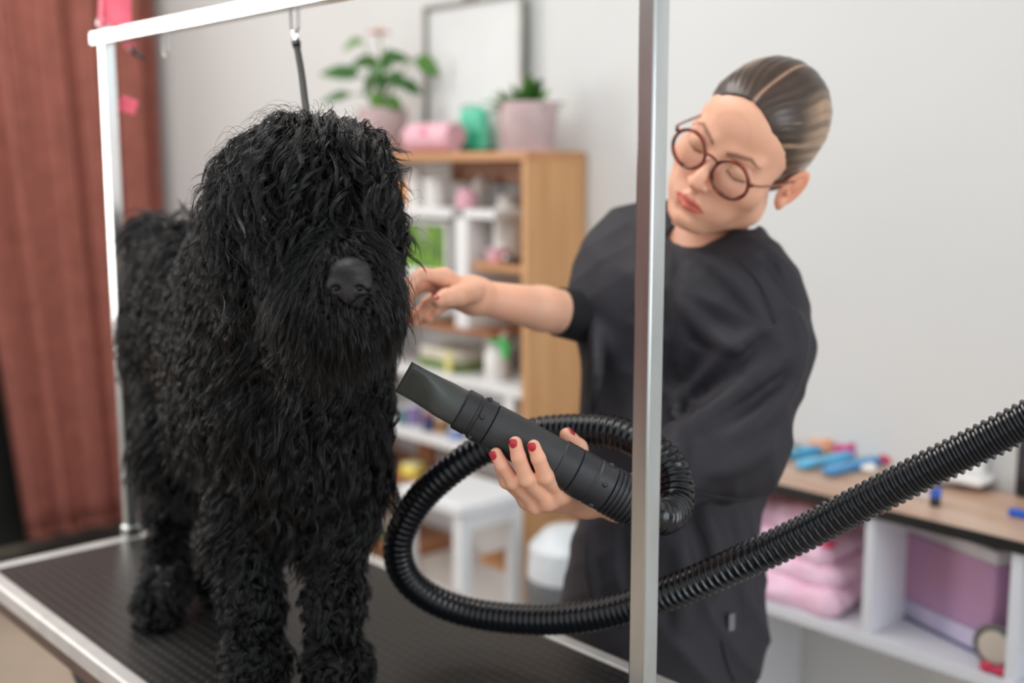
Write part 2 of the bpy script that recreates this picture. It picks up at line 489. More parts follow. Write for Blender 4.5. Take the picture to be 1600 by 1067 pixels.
m2 = n.new('ShaderNodeMix'); m2.data_type = 'RGBA'; m2.inputs['B'].default_value = (*lin((74, 71, 70)), 1); sc_ = n.new('ShaderNodeMath'); sc_.operation = 'MULTIPLY'; sc_.inputs[1].default_value = 0.4
l.new(br.outputs['Color'], sc_.inputs[0]); l.new(sc_.outputs[0], m2.inputs['Factor']); l.new(mx.outputs['Result'], m2.inputs['A']); l.new(m2.outputs['Result'], b.inputs['Base Color'])
bp = n.new('ShaderNodeBump'); bp.inputs['Strength'].default_value = 1.0; bp.inputs['Distance'].default_value = 0.0015
l.new(br.outputs['Color'], bp.inputs['Height']); l.new(bp.outputs['Normal'], b.inputs['Normal'])
MB().box((0, 0, TT - 0.0045), (TLEN - 0.03, 2 * HW - 0.03, 0.009)).build('table_mat', M_rub, table, bevel=0.002)
MB().box((0, 0, TT - 0.022), (TLEN - 0.03, 2 * HW - 0.03, 0.025)).build('table_board', mat('table_ply', (96, 70, 56), 0.6, stretch=(1, 8, 8)), table)
for y in (-1, 1):
    MB().box((0, y * (HW - 0.004), TT - 0.012), (TLEN, 0.024, 0.028)).build('edge_trim', M_trim, table, bevel=0.004)
for x in (-1, 1):
    MB().box((x * (TLEN / 2 - 0.004), 0, TT - 0.0122), (0.024, 2 * HW - 0.03, 0.028)).build('edge_trim', M_trim, table, bevel=0.004)
for y in (-1, 1):
    MB().box((0, y * (HW - 0.012), TT - 0.042), (TLEN - 0.01, 0.014, 0.034)).build('under_frame', mat('frame_brown', (84, 62, 52), 0.5), table, bevel=0.002)
M_leg = mat('table_leg_paint', (70, 70, 72), 0.4, 0.6)
for y in (-1, 1):
    for x in (-1, 1):
        MB().tube([(x * 0.48, y * 0.20, TT - 0.035), (-x * 0.48, y * 0.20, 0.02)], 0.014, 10).build('leg', M_leg, table)
for x in (-1, 1):
    MB().tube([(x * 0.48, -0.24, 0.018), (x * 0.48, 0.24, 0.018)], 0.016, 10).build('foot_bar', M_leg, table)

# ------------------------------------------------------------------ over-arm: two square posts and the bar
BAR_Z = 1.663
arm = room_thing('overhead_frame', 'galvanised square-tube frame of two posts and a bar over the table', 'frame', T0, S0, TT)
W2 = 0.0205
TF = 1.21
for x, dep in ((0.0, 0.0), (TF, 0.0)):
    hgt = BAR_Z - TT + 0.008
    o = MB().box((x, 0, hgt / 2 - 0.03), (W2, W2, hgt + 0.06)).build('post', M_steel, arm, bevel=0.0018)
    MB().box((x, 0, 0.012), (0.027, 0.027, 0.02)).build('post_clamp', M_steel, arm, bevel=0.003)
MB().box((TF / 2 - 0.0, 0.0, BAR_Z - TT), (TF + 0.085, 0.0215, 0.0225)).build('cross_bar', M_steel, arm, bevel=0.0018)
for k in range(2):
    q = MB().lathe([(0.004, 0), (0.004, 0.008), (0.0085, 0.009), (0.0095, 0.014), (0.0085, 0.019), (0.005, 0.022)], (0.0 + 0.016 * k, -0.006, BAR_Z - TT + 0.009 - 0.006 * k), 16)
    q.build('clamp_bolt', mat('bolt_chrome', (225, 225, 228), 0.15, 1.0), arm)
M_chrome = MATS['bolt_chrome']
def u_hook(px, big=1.0):
    r0 = px
    # a U of thick wire under the bar, found along the bar
    best = min(np.linspace(0, TF, 2000), key=lambda t: abs(800 + F_PX * (REAR + EL * t)[0] / ((REAR + EL * t)[1] * CP - (BAR_Z - CAM_Z) * SP) - px))
    return best
for px, ln in ((257, 0.034), (459, 0.030)):
    t = u_hook(px)
    h = BAR_Z - TT - 0.011
    a = np.linspace(0, math.pi, 12)
    pts = [(t - 0.009, 0, h + 0.004), (t - 0.009, 0, h - ln + 0.009)] + [(t - 0.009 * math.cos(x), 0, h - ln + 0.009 - 0.009 * math.sin(x)) for x in a[1:-1]] + [(t + 0.009, 0, h - ln + 0.009), (t + 0.009, 0, h + 0.004)]
    MB().tube(pts, 0.0027, 8).build('hanging_loop', mat('loop_white_metal', (205, 200, 196), 0.35, 0.5), arm)
T_HOOK = u_hook(459)
HOOK = REAR + EL * T_HOOK; HOOK[2] = BAR_Z - 0.011 - 0.030

# leash (grooming noose)
NECK = P(482, 196, 1.43)
ls = thing('grooming_noose', 'thin black grooming noose hanging from the bar above the dog', 'leash', tuple(HOOK))
d = NECK - HOOK
MB().tube([np.array((0, 0, 0.003)), np.array((0.001, 0, -0.008)), d * 0.10], [0.0035, 0.0035, 0.003], 8).build('snap_hook', M_chrome, ls)
MB().tube(spline([d * 0.09, d * 0.12], 3), [0.006, 0.0065, 0.006], 10).build('swivel', M_chrome, ls)
MB().tube(spline([d * 0.13, d * 0.16], 3), 0.0055, 10).build('cord_lock', mat('lock_black', (25, 25, 25), 0.4), ls)
MB().tube(spline([d * 0.12, d * 0.45 + [0.001, 0, 0], d * 0.8, d], 16), 0.0034, 8, flat=(1.3, 0.7)).build('cord', mat('cord_black', (22, 24, 22), 0.6), ls)
a = np.linspace(0, 2 * math.pi, 32, endpoint=False)
ctr = P(455, 470, 1.40) - HOOK
MB().tube(np.stack([ctr[0] + 0.082 * np.cos(a), ctr[1] + 0.08 * np.sin(a), ctr[2] + 0.03 + 0.05 * np.sin(a)], 1), 0.0034, 8, closed=True).build('neck_loop', MATS['cord_black'], ls)
MB().tube(spline([d, P(478, 215, 1.475) - HOOK, P(465, 330, 1.50) - HOOK, [ctr[0], ctr[1] + 0.08, ctr[2] + 0.08]], 20), 0.003, 8).build('cord', MATS['cord_black'], ls)

# pink strap tied over the rear post
M_pink = mat('pink_webbing', (250, 112, 132), 0.65, var=0.05, scale=30, bump=0.15, bscale=400)
st = thing('pink_strap', 'pink strap with black buckle draped over the top of the rear post', 'strap', tuple(REAR + [0, 0, BAR_Z - TT + 0.01]))
L0 = np.array(st.location)
pts = [P(168, -60, 1.98), P(160, -20, 1.975), P(158, 20, 1.972), P(158, 42, 1.972)]
MB().tube(spline(np.array(pts) - L0, 14), 0.0165, 12, flat=(1.15, 0.22)).build('strap_band', M_pink, st)
pts = [P(180, -60, 1.99), P(184, -10, 1.985), P(186, 40, 1.985)]
MB().tube(spline(np.array(pts) - L0, 14), 0.021, 12, flat=(1.1, 0.2)).build('strap_band', M_pink, st)
MB().tube(spline(np.array([P(190, 30, 2.04), P(196, 62, 2.045), P(207, 78, 2.045)]) - L0, 10), 0.009, 10, flat=(1, 0.3)).build('strap_end', M_pink, st)
MB().tube(spline(np.array([P(203, 72, 2.04), P(213, 85, 2.04), P(228, 92, 2.04)]) - L0, 10), [0.006, 0.009, 0.010, 0.010, 0.010, 0.009, 0.009, 0.008, 0.007, 0.005], 10, flat=(1, 0.45)).build('buckle', mat('buckle_black', (22, 18, 16), 0.35), st)
tg = thing('pink_tag', 'small pink strap end sticking out beside the rear post', 'strap', tuple(P(200, 165, 2.03)))
MB().box((0, 0, 0), (0.030, 0.006, 0.026), ry=0.35).build('tag_body', M_pink, tg, bevel=0.002)
MB().tube([(-0.012, 0, 0.003), (-0.022, -0.004, 0.012), (-0.030, -0.014, 0.016)], 0.004, 8, flat=(1, .4)).build('tag_cord', M_pink, tg)

# ------------------------------------------------------------------ bookcase against the back wall
M_oak = mat('oak_board', (205, 158, 108), 0.5, var=0.08, scale=5, bump=0.1, bscale=40, stretch=(6, 6, 0.6), rgb2=(188, 138, 92))
M_oakh = mat('oak_board_lengthwise', (198, 146, 98), 0.5, var=0.08, scale=5, bump=0.1, bscale=40, stretch=(0.6, 6, 6), rgb2=(180, 126, 80))
M_dkwood = mat('brown_wood', (146, 92, 54), 0.5, var=0.08, scale=5, stretch=(0.6, 6, 6))
M_white = mat('white_laminate', (226, 226, 226), 0.4, var=0.01)
SF, DEP = 1.885, 0.195
TR = Q(815, 240, SF)[0]; TL = TR - 0.80
ZT = Q(815, 236, SF)[1] + 0.0
bc = room_thing('bookcase', 'oak bookcase with white inserts standing against the back wall', 'shelf unit', (TL + TR) / 2, SF + DEP / 2, 0)
BW = TR - TL; X0 = -BW / 2
MB().box((0, 0, ZT - 0.011), (BW + 0.04, DEP, 0.022)).build('top_board', M_oakh, bc, bevel=0.0015)
MB().box((BW / 2 + 0.01, 0, (ZT - 0.022) / 2), (0.02, DEP, ZT - 0.022)).build('side_panel', M_oak, bc, bevel=0.0015)
MB().box((-BW / 2 - 0.01, 0, (ZT - 0.022) / 2), (0.02, DEP, ZT - 0.022)).build('side_panel', M_oak, bc, bevel=0.0015)
cx = (TL + TR) / 2
def bx_(px, s=SF): return Q(px, 500, s)[0] - cx
def zq(py, px=700, s=SF): return Q(px, py, s)[1]
def shelf(name, px0, px1, py, m, th=0.018, dep=DEP - 0.01, s=0.0):
    a, b = bx_(px0), bx_(px1)
    a = max(a, X0); b = min(b, BW / 2)
    z = zq(py, (px0 + px1) / 2)
    return MB().box(((a + b) / 2, s, z - th / 2), (b - a, dep, th)).build(name, m, bc, bevel=0.0015)
z1 = zq(326); z2 = zq(412, 770); z3 = zq(586); z4 = zq(690); z5 = zq(770); z6 = zq(885, 790)
MB().box(((bx_(500) + bx_(720)) / 2, 0.0, z1 - 0.012), (bx_(720) - max(bx_(500), X0), DEP - 0.01, 0.024)).build('white_shelf', M_white, bc, bevel=0.002)
MB().box(((bx_(735) + BW / 2) / 2, 0.0, z2 - 0.01), (BW / 2 - bx_(735), DEP - 0.01, 0.02)).build('shelf', M_oakh, bc, bevel=0.002)
zM = zq(510, 700)
MB().box(((X0 + bx_(764)) / 2, 0.0, zM - 0.007), (bx_(764) - X0, DEP - 0.01, 0.014)).build('shelf', M_dkwood, bc, bevel=0.001)
MB().box((bx_(718), 0.0, (z1 + zM) / 2 - 0.012), (0.05, DEP - 0.012, z1 - zM - 0.024)).build('upright', M_white, bc, bevel=0.002)
MB().box((0, 0.0, z3 - 0.012), (BW, DEP - 0.01, 0.024)).build('white_shelf', M_white, bc, bevel=0.002)
MB().box(((X0 + bx_(775)) / 2, 0.0, z4 - 0.012), (bx_(775) - X0, DEP - 0.01, 0.024)).build('white_shelf', M_white, bc, bevel=0.002)
MB().box((bx_(790), 0.0, (z3 + z4) / 2 - 0.008), (0.03, DEP - 0.02, z3 - z4 - 0.026)).build('upright', M_white, bc, bevel=0.002)
MB().box((0, 0.0, z5 - 0.01), (BW, DEP - 0.01, 0.02)).build('shelf', M_dkwood, bc, bevel=0.002)
MB().box(((bx_(745) + BW / 2) / 2, 0.0, z6 - 0.01), (BW / 2 - bx_(745), DEP - 0.01, 0.02)).build('shelf', M_oakh, bc, bevel=0.002)
MB().box((0, 0.0, 0.06), (BW, DEP - 0.01, 0.02)).build('shelf', M_oakh, bc, bevel=0.002)
# dark wooden rails and bracket below the top
MB().box((bx_(700), 0.07, ZT - 0.05), (0.36, 0.018, 0.055)).build('rear_rail', M_dkwood, bc, bevel=0.001)
MB().box((bx_(752), 0.06, (ZT + z1) / 2 - 0.02), (0.05, 0.018, ZT - z1 - 0.03)).build('rear_upright', M_dkwood, bc, bevel=0.001)
MB().box((bx_(600), 0.05, (z4 + z5) / 2 - 0.0), (0.07, 0.02, z4 - z5 - 0.03)).build('rear_upright', M_dkwood, bc, bevel=0.001)

# ------------------------------------------------------------------ things on and in the bookcase
def at_shelf(name, label, cat, px, z, s=None, group=None, turn=0.0):
    s = SF + DEP / 2 if s is None else s
    return room_thing(name, label, cat, Q(px, 500, s)[0], s, z, group, turn)
def pxw(w, s=SF + DEP / 2, px=700): 
    p = W(Q(px, 500, s)[0], s, 1); return w * p[1] / F_PX
def leaf_mesh(mb, base, direction, length, width, bend=0.3, up=(0, 0, 1), fold=0.15, n=8):
    d = np.array(direction, float); d /= np.linalg.norm(d); side = np.cross(d, up)
    if np.linalg.norm(side) < 1e-3: side = np.array([1.0, 0, 0])
    side /= np.linalg.norm(side); nr = np.cross(side, d)
    v = []; f = []
    for i in range(n + 1):
        u = i / n
        w = width * 0.5 * (math.sin(math.pi * min(1, u ** 0.75)) ** 0.8 if 0 < u < 1 else 0.02)
        c = np.array(base) + d * length * u - nr * bend * length * u * u
        for k in (-1, -0.5, 0, 0.5, 1): v.append(c + side * w * k + nr * fold * w * (abs(k)) )
    for i in range(n):
        for k in range(4): f.append((i * 5 + k, i * 5 + k + 1, i * 5 + k + 6, i * 5 + k + 5))
    return mb.add(v, f)
def solid(o, th=0.0012):
    m = o.modifiers.new('thickness', 'SOLIDIFY'); m.thickness = th; return o
M_leaf = mat('leaf_green', (62, 112, 34), 0.38, var=0.15, scale=25, rgb2=(92, 140, 48))
M_leafd = mat('leaf_dark', (40, 86, 34), 0.35, var=0.15, scale=25, rgb2=(60, 110, 46))
M_stem = mat('stem_green', (110, 120, 60), 0.5)
M_soil = mat('soil', (52, 38, 28), 0.95, bump=0.8, bscale=120)
M_pot = mat('mauve_ceramic', (190, 166, 166), 0.45, var=0.03, scale=20, bump=0.1)
sP = SF + 0.072
def pot(t, r, h, taper=0.86):
    MB().lathe([(r * taper * 0.92, 0), (r * taper, 0.006), (r, h * 0.75), (r * 0.985, h), (r * 0.90, h), (r * 0.88, h - 0.018)], (0, 0, 0), 40).build('pot', M_pot, t)
    rr = r * 0.885
    rs = np.random.RandomState(1)
    MB().lathe([(rr, h - 0.03), (rr, h - 0.014), (rr * 0.6, h - 0.009), (0.001, h - 0.012)], (0, 0, 0), 24).build('soil', M_soil, t)
    MB().lathe([(r * 0.93, 0.0), (r * 0.99, 0.0), (r * 1.0, 0.006), (r * 0.95, 0.007)], (0, 0, -0.0), 32).build('saucer', M_pot, t)
# anthurium
r_pot = pxw(41, sP)
ant = at_shelf('potted_anthurium', 'leafy potted plant with one red flower in a mauve pot on the bookcase', 'plant', 603, ZT, sP)
A1 = np.array(ant.location); Rm = np.array(Matrix.Rotation(-ROT, 3, 'Z'))
pot(ant, r_pot, 0.125)
def loc_of(px, py, dY=0.0): return Rm @ (P(px, py, A1[1] + dY) - A1)
top = np.array([0, 0, 0.12])
def plant_leaf(px, py, pxb, pyb, w, m, dY=0.0, droop=0.25):
    a = loc_of(pxb, pyb, dY); b = loc_of(px, py, dY)
    base = top + (a - top) * 0.06
    MB().tube(spline([top * [1, 1, 0.97], (top + a) / 2 + [0, 0, 0.02], a], 10), 0.0022, 6).build('stem', M_stem, ant)
    d = b - a; L = np.linalg.norm(d)
    solid(leaf_mesh(MB(), a, d + np.array([0, 0, droop * L]), L * 1.05, w, droop, up=(0.35, -1.0, 0.75), fold=0.25).build('leaf', m, ant))
for (px, py, pxb, pyb, w, m, dY) in ((500, 122, 562, 118, 0.05, M_leafd, -0.06), (503, 165, 548, 148, 0.035, M_leafd, -0.05), (538, 80, 566, 62, 0.035, MATS['leaf_green'], 0.0),
        (575, 125, 612, 98, 0.055, M_leafd, -0.03), (640, 98, 596, 92, 0.05, M_leafd, -0.03), (681, 122, 650, 90, 0.05, M_leaf, -0.08),
        (632, 138, 606, 118, 0.05, M_leafd, -0.08), (570, 150, 594, 112, 0.055, M_leafd, 0.02), (598, 176, 580, 146, 0.045, M_leaf, -0.06), (626, 170, 604, 158, 0.045, M_leaf, -0.06),
        (560, 100, 590, 100, 0.045, M_leaf, 0.05), (606, 75, 600, 105, 0.04, M_leaf, 0.05), (655, 150, 625, 128, 0.04, M_leafd, -0.06), (548, 108, 585, 96, 0.05, M_leafd, 0.02), (612, 132, 584, 128, 0.055, M_leafd, -0.05)):
    plant_leaf(px, py, pxb, pyb, w, m, dY)
fb = loc_of(592, 50)
MB().tube(spline([top, loc_of(597, 100), fb], 10), 0.0025, 6).build('flower_stem', M_stem, ant)
fm = MB()
for a in (0, 1.3, 2.5, 3.8, 5.0): leaf_mesh(fm, fb, (math.cos(a), math.sin(a), 0.15), 0.036, 0.032, 0.3)
solid(fm.build('flower', mat('flower_red', (226, 90, 70), 0.45), ant))
MB().tube([fb, fb + [0.004, 0, 0.02]], [0.003, 0.002], 8).build('flower_spike', mat('spike_yellow', (225, 190, 110), 0.5), ant)
# second pot
r2 = pxw(43, sP)
p2_ = at_shelf('potted_succulent', 'short green plant in a squat mauve pot at the right of the bookcase top', 'plant', 824, ZT, sP)
pot(p2_, r2, 0.118, 0.88)
rs = np.random.RandomState(4)
for i in range(16):
    a = rs.uniform(0, 6.28); e = rs.uniform(0.2, 1.2)
    solid(leaf_mesh(MB(), (0.02 * math.cos(a) - 0.012, 0.02 * math.sin(a), 0.10), (math.cos(a) * math.cos(e) - 0.3, math.sin(a) * math.cos(e), math.sin(e)), rs.uniform(0.06, 0.10), 0.040, 0.25).build('leaf', M_leaf if i % 2 else M_leafd, p2_), 0.003)

# mirror / frame on the wall behind the plants
tm0, zm1 = Q(672, 10, S_WALL - 0.02); tm1 = Q(822, 0, S_WALL - 0.02)[0]
zb = ZT + 0.005
mir = room_thing('leaning_mirror', 'pale mirror in a thin grey metal frame leaning on the wall above the bookcase', 'mirror', (tm0 + tm1) / 2, S_WALL - 0.045, zb)
mw = tm1 - tm0; mh = Q(690, 12, S_WALL - 0.02)[1] - zb
mf = mat('frame_grey_metal', (140, 140, 134), 0.35, 0.7)
for sx in (-1, 1): MB().box((sx * (mw / 2), 0.012, mh / 2), (0.014, 0.018, mh + 0.012)).build('frame_side', mf, mir, bevel=0.002)
for z in (0.0, mh): MB().box((0, 0.012, z), (mw, 0.018, 0.012)).build('frame_rail', mf, mir, bevel=0.002)
MB().box((0, 0.016, mh / 2), (mw - 0.008, 0.006, mh - 0.004)).build('glass_sheet', mat('mirror_pale', (216, 219, 219), 0.35, 0.0, var=0.01), mir)
MB().box((0.0, 0.005, mh + 0.012), (0.05, 0.02, 0.016)).build('clip', mf, mir, bevel=0.002)

# rolled pink towel
M_towel = mat('pink_terry', (236, 186, 198), 0.95, var=0.04, scale=40, bump=0.6, bscale=350)
def towel_roll(name, label, px, z, s, r, L, m, band=None, turns=3.2):
    t = at_shelf(name, label, 'towel', px, z + r, s)
    th = np.linspace(0, turns * 2 * math.pi, 90)
    rr = r * (0.18 + 0.82 * th / th[-1])
    prof = np.stack([rr * np.cos(th - th[-1] - 1.2), rr * np.sin(th - th[-1] - 1.2)], 1)
    n = len(th); v = []; f = []
    for x in (-L / 2, -L / 2 + 0.01, L / 2 - 0.01, L / 2):
        for p in prof: v.append((x, p[0], p[1]))
    for j in range(3):
        for i in range(n - 1): f.append((j * n + i, j * n + i + 1, (j + 1) * n + i + 1, (j + 1) * n + i))
    o = MB().add(v, f).build('towel_cloth', m, t)
    sdm = o.modifiers.new('thickness', 'SOLIDIFY'); sdm.thickness = r * 0.19; sdm.offset = -1
    return t
Rt = pxw(24, SF + 0.045)
tw = towel_roll('rolled_towel', 'pale pink rolled towel with a pink emblem on the bookcase top', 681, ZT, SF + 0.05, Rt * 1.02, 0.185, M_towel)
MB().ellip((0.0, -Rt * 0.93, Rt * 0.35), (0.016, 0.006, 0.011), 14, 8).build('emblem', mat('emblem_pink', (236, 140, 164), 0.9), tw)
# teal bag
tb = at_shelf('teal_folded_bag', 'teal fabric bag standing between the rolled towel and the squat pot', 'bag', 742, ZT, SF + 0.12)
M_teal = mat('teal_fabric', (94, 200, 166), 0.55, var=0.05, scale=20, bump=0.1)
def bag_pts():
    F = Field((-0.08, -0.05, -0.01), (0.08, 0.05, 0.15), 0.004)
    F.ell((-0.012, 0, 0.055), (0.052, 0.020, 0.075), 0.01); F.ell((0.022, 0, 0.02), (0.042, 0.026, 0.05), 0.02); F.ell((-0.03, 0, 0.10), (0.036, 0.017, 0.022), 0.015); F.ell((0.012, 0, 0.10), (0.03, 0.017, 0.02), 0.015); F.ell((-0.045, 0, 0.03), (0.028, 0.022, 0.04), 0.015)
    F.plane((0, 0, 1), 0.0, 0.004)
    v, q = F.mesh(); return laplace(v, q, 2), q
MB().box((0, 0, 0.058), (0.105, 0.040, 0.116), taper=0.86, ry=-0.03).build('bag_body', M_teal, tb, bevel=0.016, seg=4)
MB().box((0.026, -0.022, 0.034), (0.034, 0.008, 0.044)).build('zip_pocket', mat('teal_dark', (38, 160, 124), 0.5), tb)
MB().tube(spline([(-0.05, -0.004, 0.118), (-0.012, -0.008, 0.121), (0.028, -0.004, 0.118)], 8), 0.003, 6).build('zip', mat('teal_zip', (60, 150, 128), 0.4), tb)

def bottle(name, label, px, z, s, w, h, m, cap_m, neck=0.35, cap_h=0.14, shoulder=0.78, cat='bottle', group=None, pump=False, label_m=None):
    r = pxw(w / 2, s, px)
    t = at_shelf(name, label, cat, px, z, s, group)
    MB().lathe([(r * 0.9, 0), (r, 0.004), (r, h * shoulder), (r * 0.8, h * (shoulder + 0.05)), (r * neck, h * (shoulder + 0.09)), (r * neck, h * (1 - cap_h))], (0, 0, 0), 24).build('bottle_body', m, t)
    MB().lathe([(r * neck * 1.25, h * (1 - cap_h) - 0.004), (r * neck * 1.3, h * 0.99), (r * neck * 1.1, h)], (0, 0, 0), 20).build('cap', cap_m, t)
    if pump: MB().tube([(0, 0, h), (0, 0, h + 0.014), (0, -0.022, h + 0.013)], 0.0035, 8).build('pump_spout', cap_m, t)
    if label_m: MB().lathe([(r * 1.01, h * 0.2), (r * 1.015, h * 0.21), (r * 1.015, h * 0.62), (r * 1.01, h * 0.63)], (0, 0, 0), 24).build('paper_label', label_m, t)
    return t
M_bwhite = mat('bottle_white', (232, 230, 228), 0.35, var=0.01)
M_orange = mat('bottle_orange', (240, 150, 30), 0.35)
M_bpink = mat('bottle_pink', (228, 176, 190), 0.4)
M_bgrey = mat('bottle_grey', (198, 196, 192), 0.4)
M_clear = mat('bottle_frosted', (214, 212, 206), 0.3)
bottle('orange_bottle', 'orange bottle at the dog-side end of the upper white shelf', 634, z1, SF + 0.06, 28, 0.066, M_orange, M_orange, neck=0.7, cap_h=0.1, shoulder=0.85)
bottle('white_bottle', 'tall white bottle next to the orange bottle', 653, z1, SF + 0.07, 30, 0.098, M_bwhite, M_bwhite, neck=0.55, cap_h=0.16)
bottle('white_jar', 'wide white container right of the tall white bottle', 683, z1, SF + 0.07, 36, 0.075, M_bwhite, M_bwhite, neck=0.9, cap_h=0.12, shoulder=0.8, cat='jar')
bottle('pink_bottle', 'pink rounded bottle on the upper shelf under the bookcase top', 730, z2 + 0.0 + (z1 - z2), SF + 0.05, 34, 0.05, M_bpink, M_bpink, neck=0.6, cap_h=0.2, shoulder=0.7)
MB().box((bx_(745), 0.0, z1 - 0.011), (0.12, DEP - 0.012, 0.022)).build('white_shelf', M_white, bc, bevel=0.002)
bottle('frosted_bottle', 'frosted pale bottle behind the pink rounded bottle', 752, z1, SF + 0.12, 26, 0.085, M_clear, M_bgrey)
bottle('tall_grey_bottle', 'tall pale grey bottle beside the oak side panel, upper shelf', 792, z2, SF + 0.09, 46, 0.165, M_clear, M_bgrey, neck=0.5)
bottle('small_pink_jar', 'small pink jar on the short oak shelf', 778, z2, SF + 0.05, 34, 0.034, M_bpink, M_bpink, neck=0.85, shoulder=0.7, cat='jar')
t = at_shelf('black_trimmer', 'small black tool lying at the right end of the short oak shelf', 'tool', 803, z2, SF + 0.035)
MB().box((0, 0, 0.008), (0.035, 0.03, 0.016)).build('tool_body', mat('tool_black', (28, 28, 30), 0.4), t, bevel=0.004)
MB().box((-0.016, -0.002, 0.017), (0.01, 0.026, 0.004)).build('tool_blade', M_chrome, t, bevel=0.001)

# leaf picture in the white cube
tl, zl = Q(662, 382, SF + 0.03)
lw = (Q(700, 382, SF + 0.03)[0] - Q(600, 382, SF + 0.03)[0]); lh = Q(662, 345, SF + 0.03)[1] - Q(662, 422, SF + 0.03)[1]
pc = at_shelf('leaf_picture', 'picture of green leaves in the white cube behind the dog head', 'picture', 650, Q(662, 424, SF + 0.03)[1], SF + 0.03)
m = bpy.data.materials.new('leaf_print'); m.use_nodes = True; n = m.node_tree.nodes; l = m.node_tree.links
tc = n.new('ShaderNodeTexCoord'); mp = n.new('ShaderNodeMapping'); mp.inputs['Rotation'].default_value = (0, 0.7, 0); mp.inputs['Scale'].default_value = (26, 26, 9)
nz = n.new('ShaderNodeTexNoise'); nz.inputs['Scale'].default_value = 1.0; nz.inputs['Detail'].default_value = 1.5
cr = n.new('ShaderNodeValToRGB'); e = cr.color_ramp.elements
e[0].position = 0.36; e[0].color = (*lin((30, 70, 8)), 1); e[1].position = 0.64; e[1].color = (*lin((150, 148, 140)), 1)
x = cr.color_ramp.elements.new(0.45); x.color = (*lin((112, 160, 10)), 1); x = cr.color_ramp.elements.new(0.56); x.color = (*lin((70, 112, 12)), 1)
l.new(tc.outputs['Object'], mp.inputs['Vector']); l.new(mp.outputs['Vector'], nz.inputs['Vector']); l.new(nz.outputs['Fac'], cr.inputs['Fac']); l.new(cr.outputs['Color'], n['Principled BSDF'].inputs['Base Color'])
MB().box((0, 0, lh / 2), (lw, 0.008, lh)).build('print_sheet', m, pc)
for sx in (-1, 1): MB().box((sx * lw / 2, 0, lh / 2), (0.008, 0.016, lh + 0.008)).build('picture_frame', M_white, pc, bevel=0.001)
MB().box((0, 0, lh), (lw, 0.016, 0.008)).build('picture_frame', M_white, pc, bevel=0.001)
MB().box((0, 0.0, 0.004), (lw, 0.016, 0.008)).build('picture_frame', M_white, pc, bevel=0.001)
zp = Q(662, 424, SF + 0.03)[1]
MB().box(((X0 + bx_(700)) / 2, 0.0, zp - 0.009), (bx_(700) - X0, DEP - 0.01, 0.018)).build('white_shelf', M_white, bc, bevel=0.002)

# folded towels and bottles on the middle white shelf
M_gtowel = mat('olive_towel', (122, 142, 84), 0.95, var=0.06, scale=40, bump=0.5, bscale=300)
M_wtowel = mat('cream_towel', (222, 216, 200), 0.95, var=0.03, scale=40, bump=0.5, bscale=300)
def folded(name, label, px, z, s, w, d, h, m, layers=3, group=None, turn=0.0, cat='towel', edge=None):
    t = at_shelf(name, label, cat, px, z, s, group, turn)
    for k in range(layers):
        hh = h / layers
        F = Field((-w / 2 - 0.01, -d / 2 - 0.01, 0), (w / 2 + 0.01, d / 2 + 0.01, hh + 0.01), 0.0045)
        mb = MB()
        n_ = 10
        v = []; f = []
        for i in range(n_ + 1):
            a = math.pi * i / n_ - math.pi / 2
            y = -d / 2 + hh / 2 - (hh / 2) * math.cos(a); zz = hh / 2 + hh / 2 * math.sin(a) * 0.96
            v += [(-w / 2, y, zz), (-w / 6, y, zz + 0.0012 * math.sin(k * 2 + 1)), (w / 6, y, zz - 0.001 * math.cos(k)), (w / 2, y, zz)]
        v += [(-w / 2, d / 2, hh * 0.96), (-w / 6, d / 2, hh * 0.97), (w / 6, d / 2, hh * 0.95), (w / 2, d / 2, hh * 0.96)]
        v = [(-w / 2, d / 2, 0.0), (-w / 6, d / 2, 0.0), (w / 6, d / 2, 0), (w / 2, d / 2, 0.0)] + v
        R = len(v) // 4
        for i in range(R - 1):
            for c in range(3): f.append((i * 4 + c, i * 4 + c + 1, i * 4 + c + 5, i * 4 + c + 4))
        f.append(tuple(i * 4 for i in range(R))[::-1]); f.append(tuple(i * 4 + 3 for i in range(R)))
        mb.add(np.array(v) + [0.002 * math.sin(3 * k), 0.003 * math.cos(5 * k), k * hh], f)
        mb.build('fold', m if edge is None or k != layers - 1 else edge, t)
    return t
folded('folded_towel', 'olive green folded towel on the middle white shelf', 712, z3, SF + 0.09, 0.17, 0.13, 0.026, M_gtowel, 2)
folded('folded_towel', 'cream folded towel on top of the olive towel', 712, z3 + 0.026, SF + 0.09, 0.16, 0.125, 0.030, M_wtowel, 2)
t = at_shelf('yellow_ribbon_roll', 'pale yellow band around the cream towel stack', 'ribbon', 700, z3 + 0.0, SF + 0.012)
MB().box((0, 0, 0.030), (0.022, 0.005, 0.056)).build('band', mat('band_yellow', (226, 216, 140), 0.6), t, bevel=0.001)
MB().box((0, -0.003, 0.056), (0.014, 0.004, 0.008)).build('knot', MATS['band_yellow'], t, bevel=0.001)
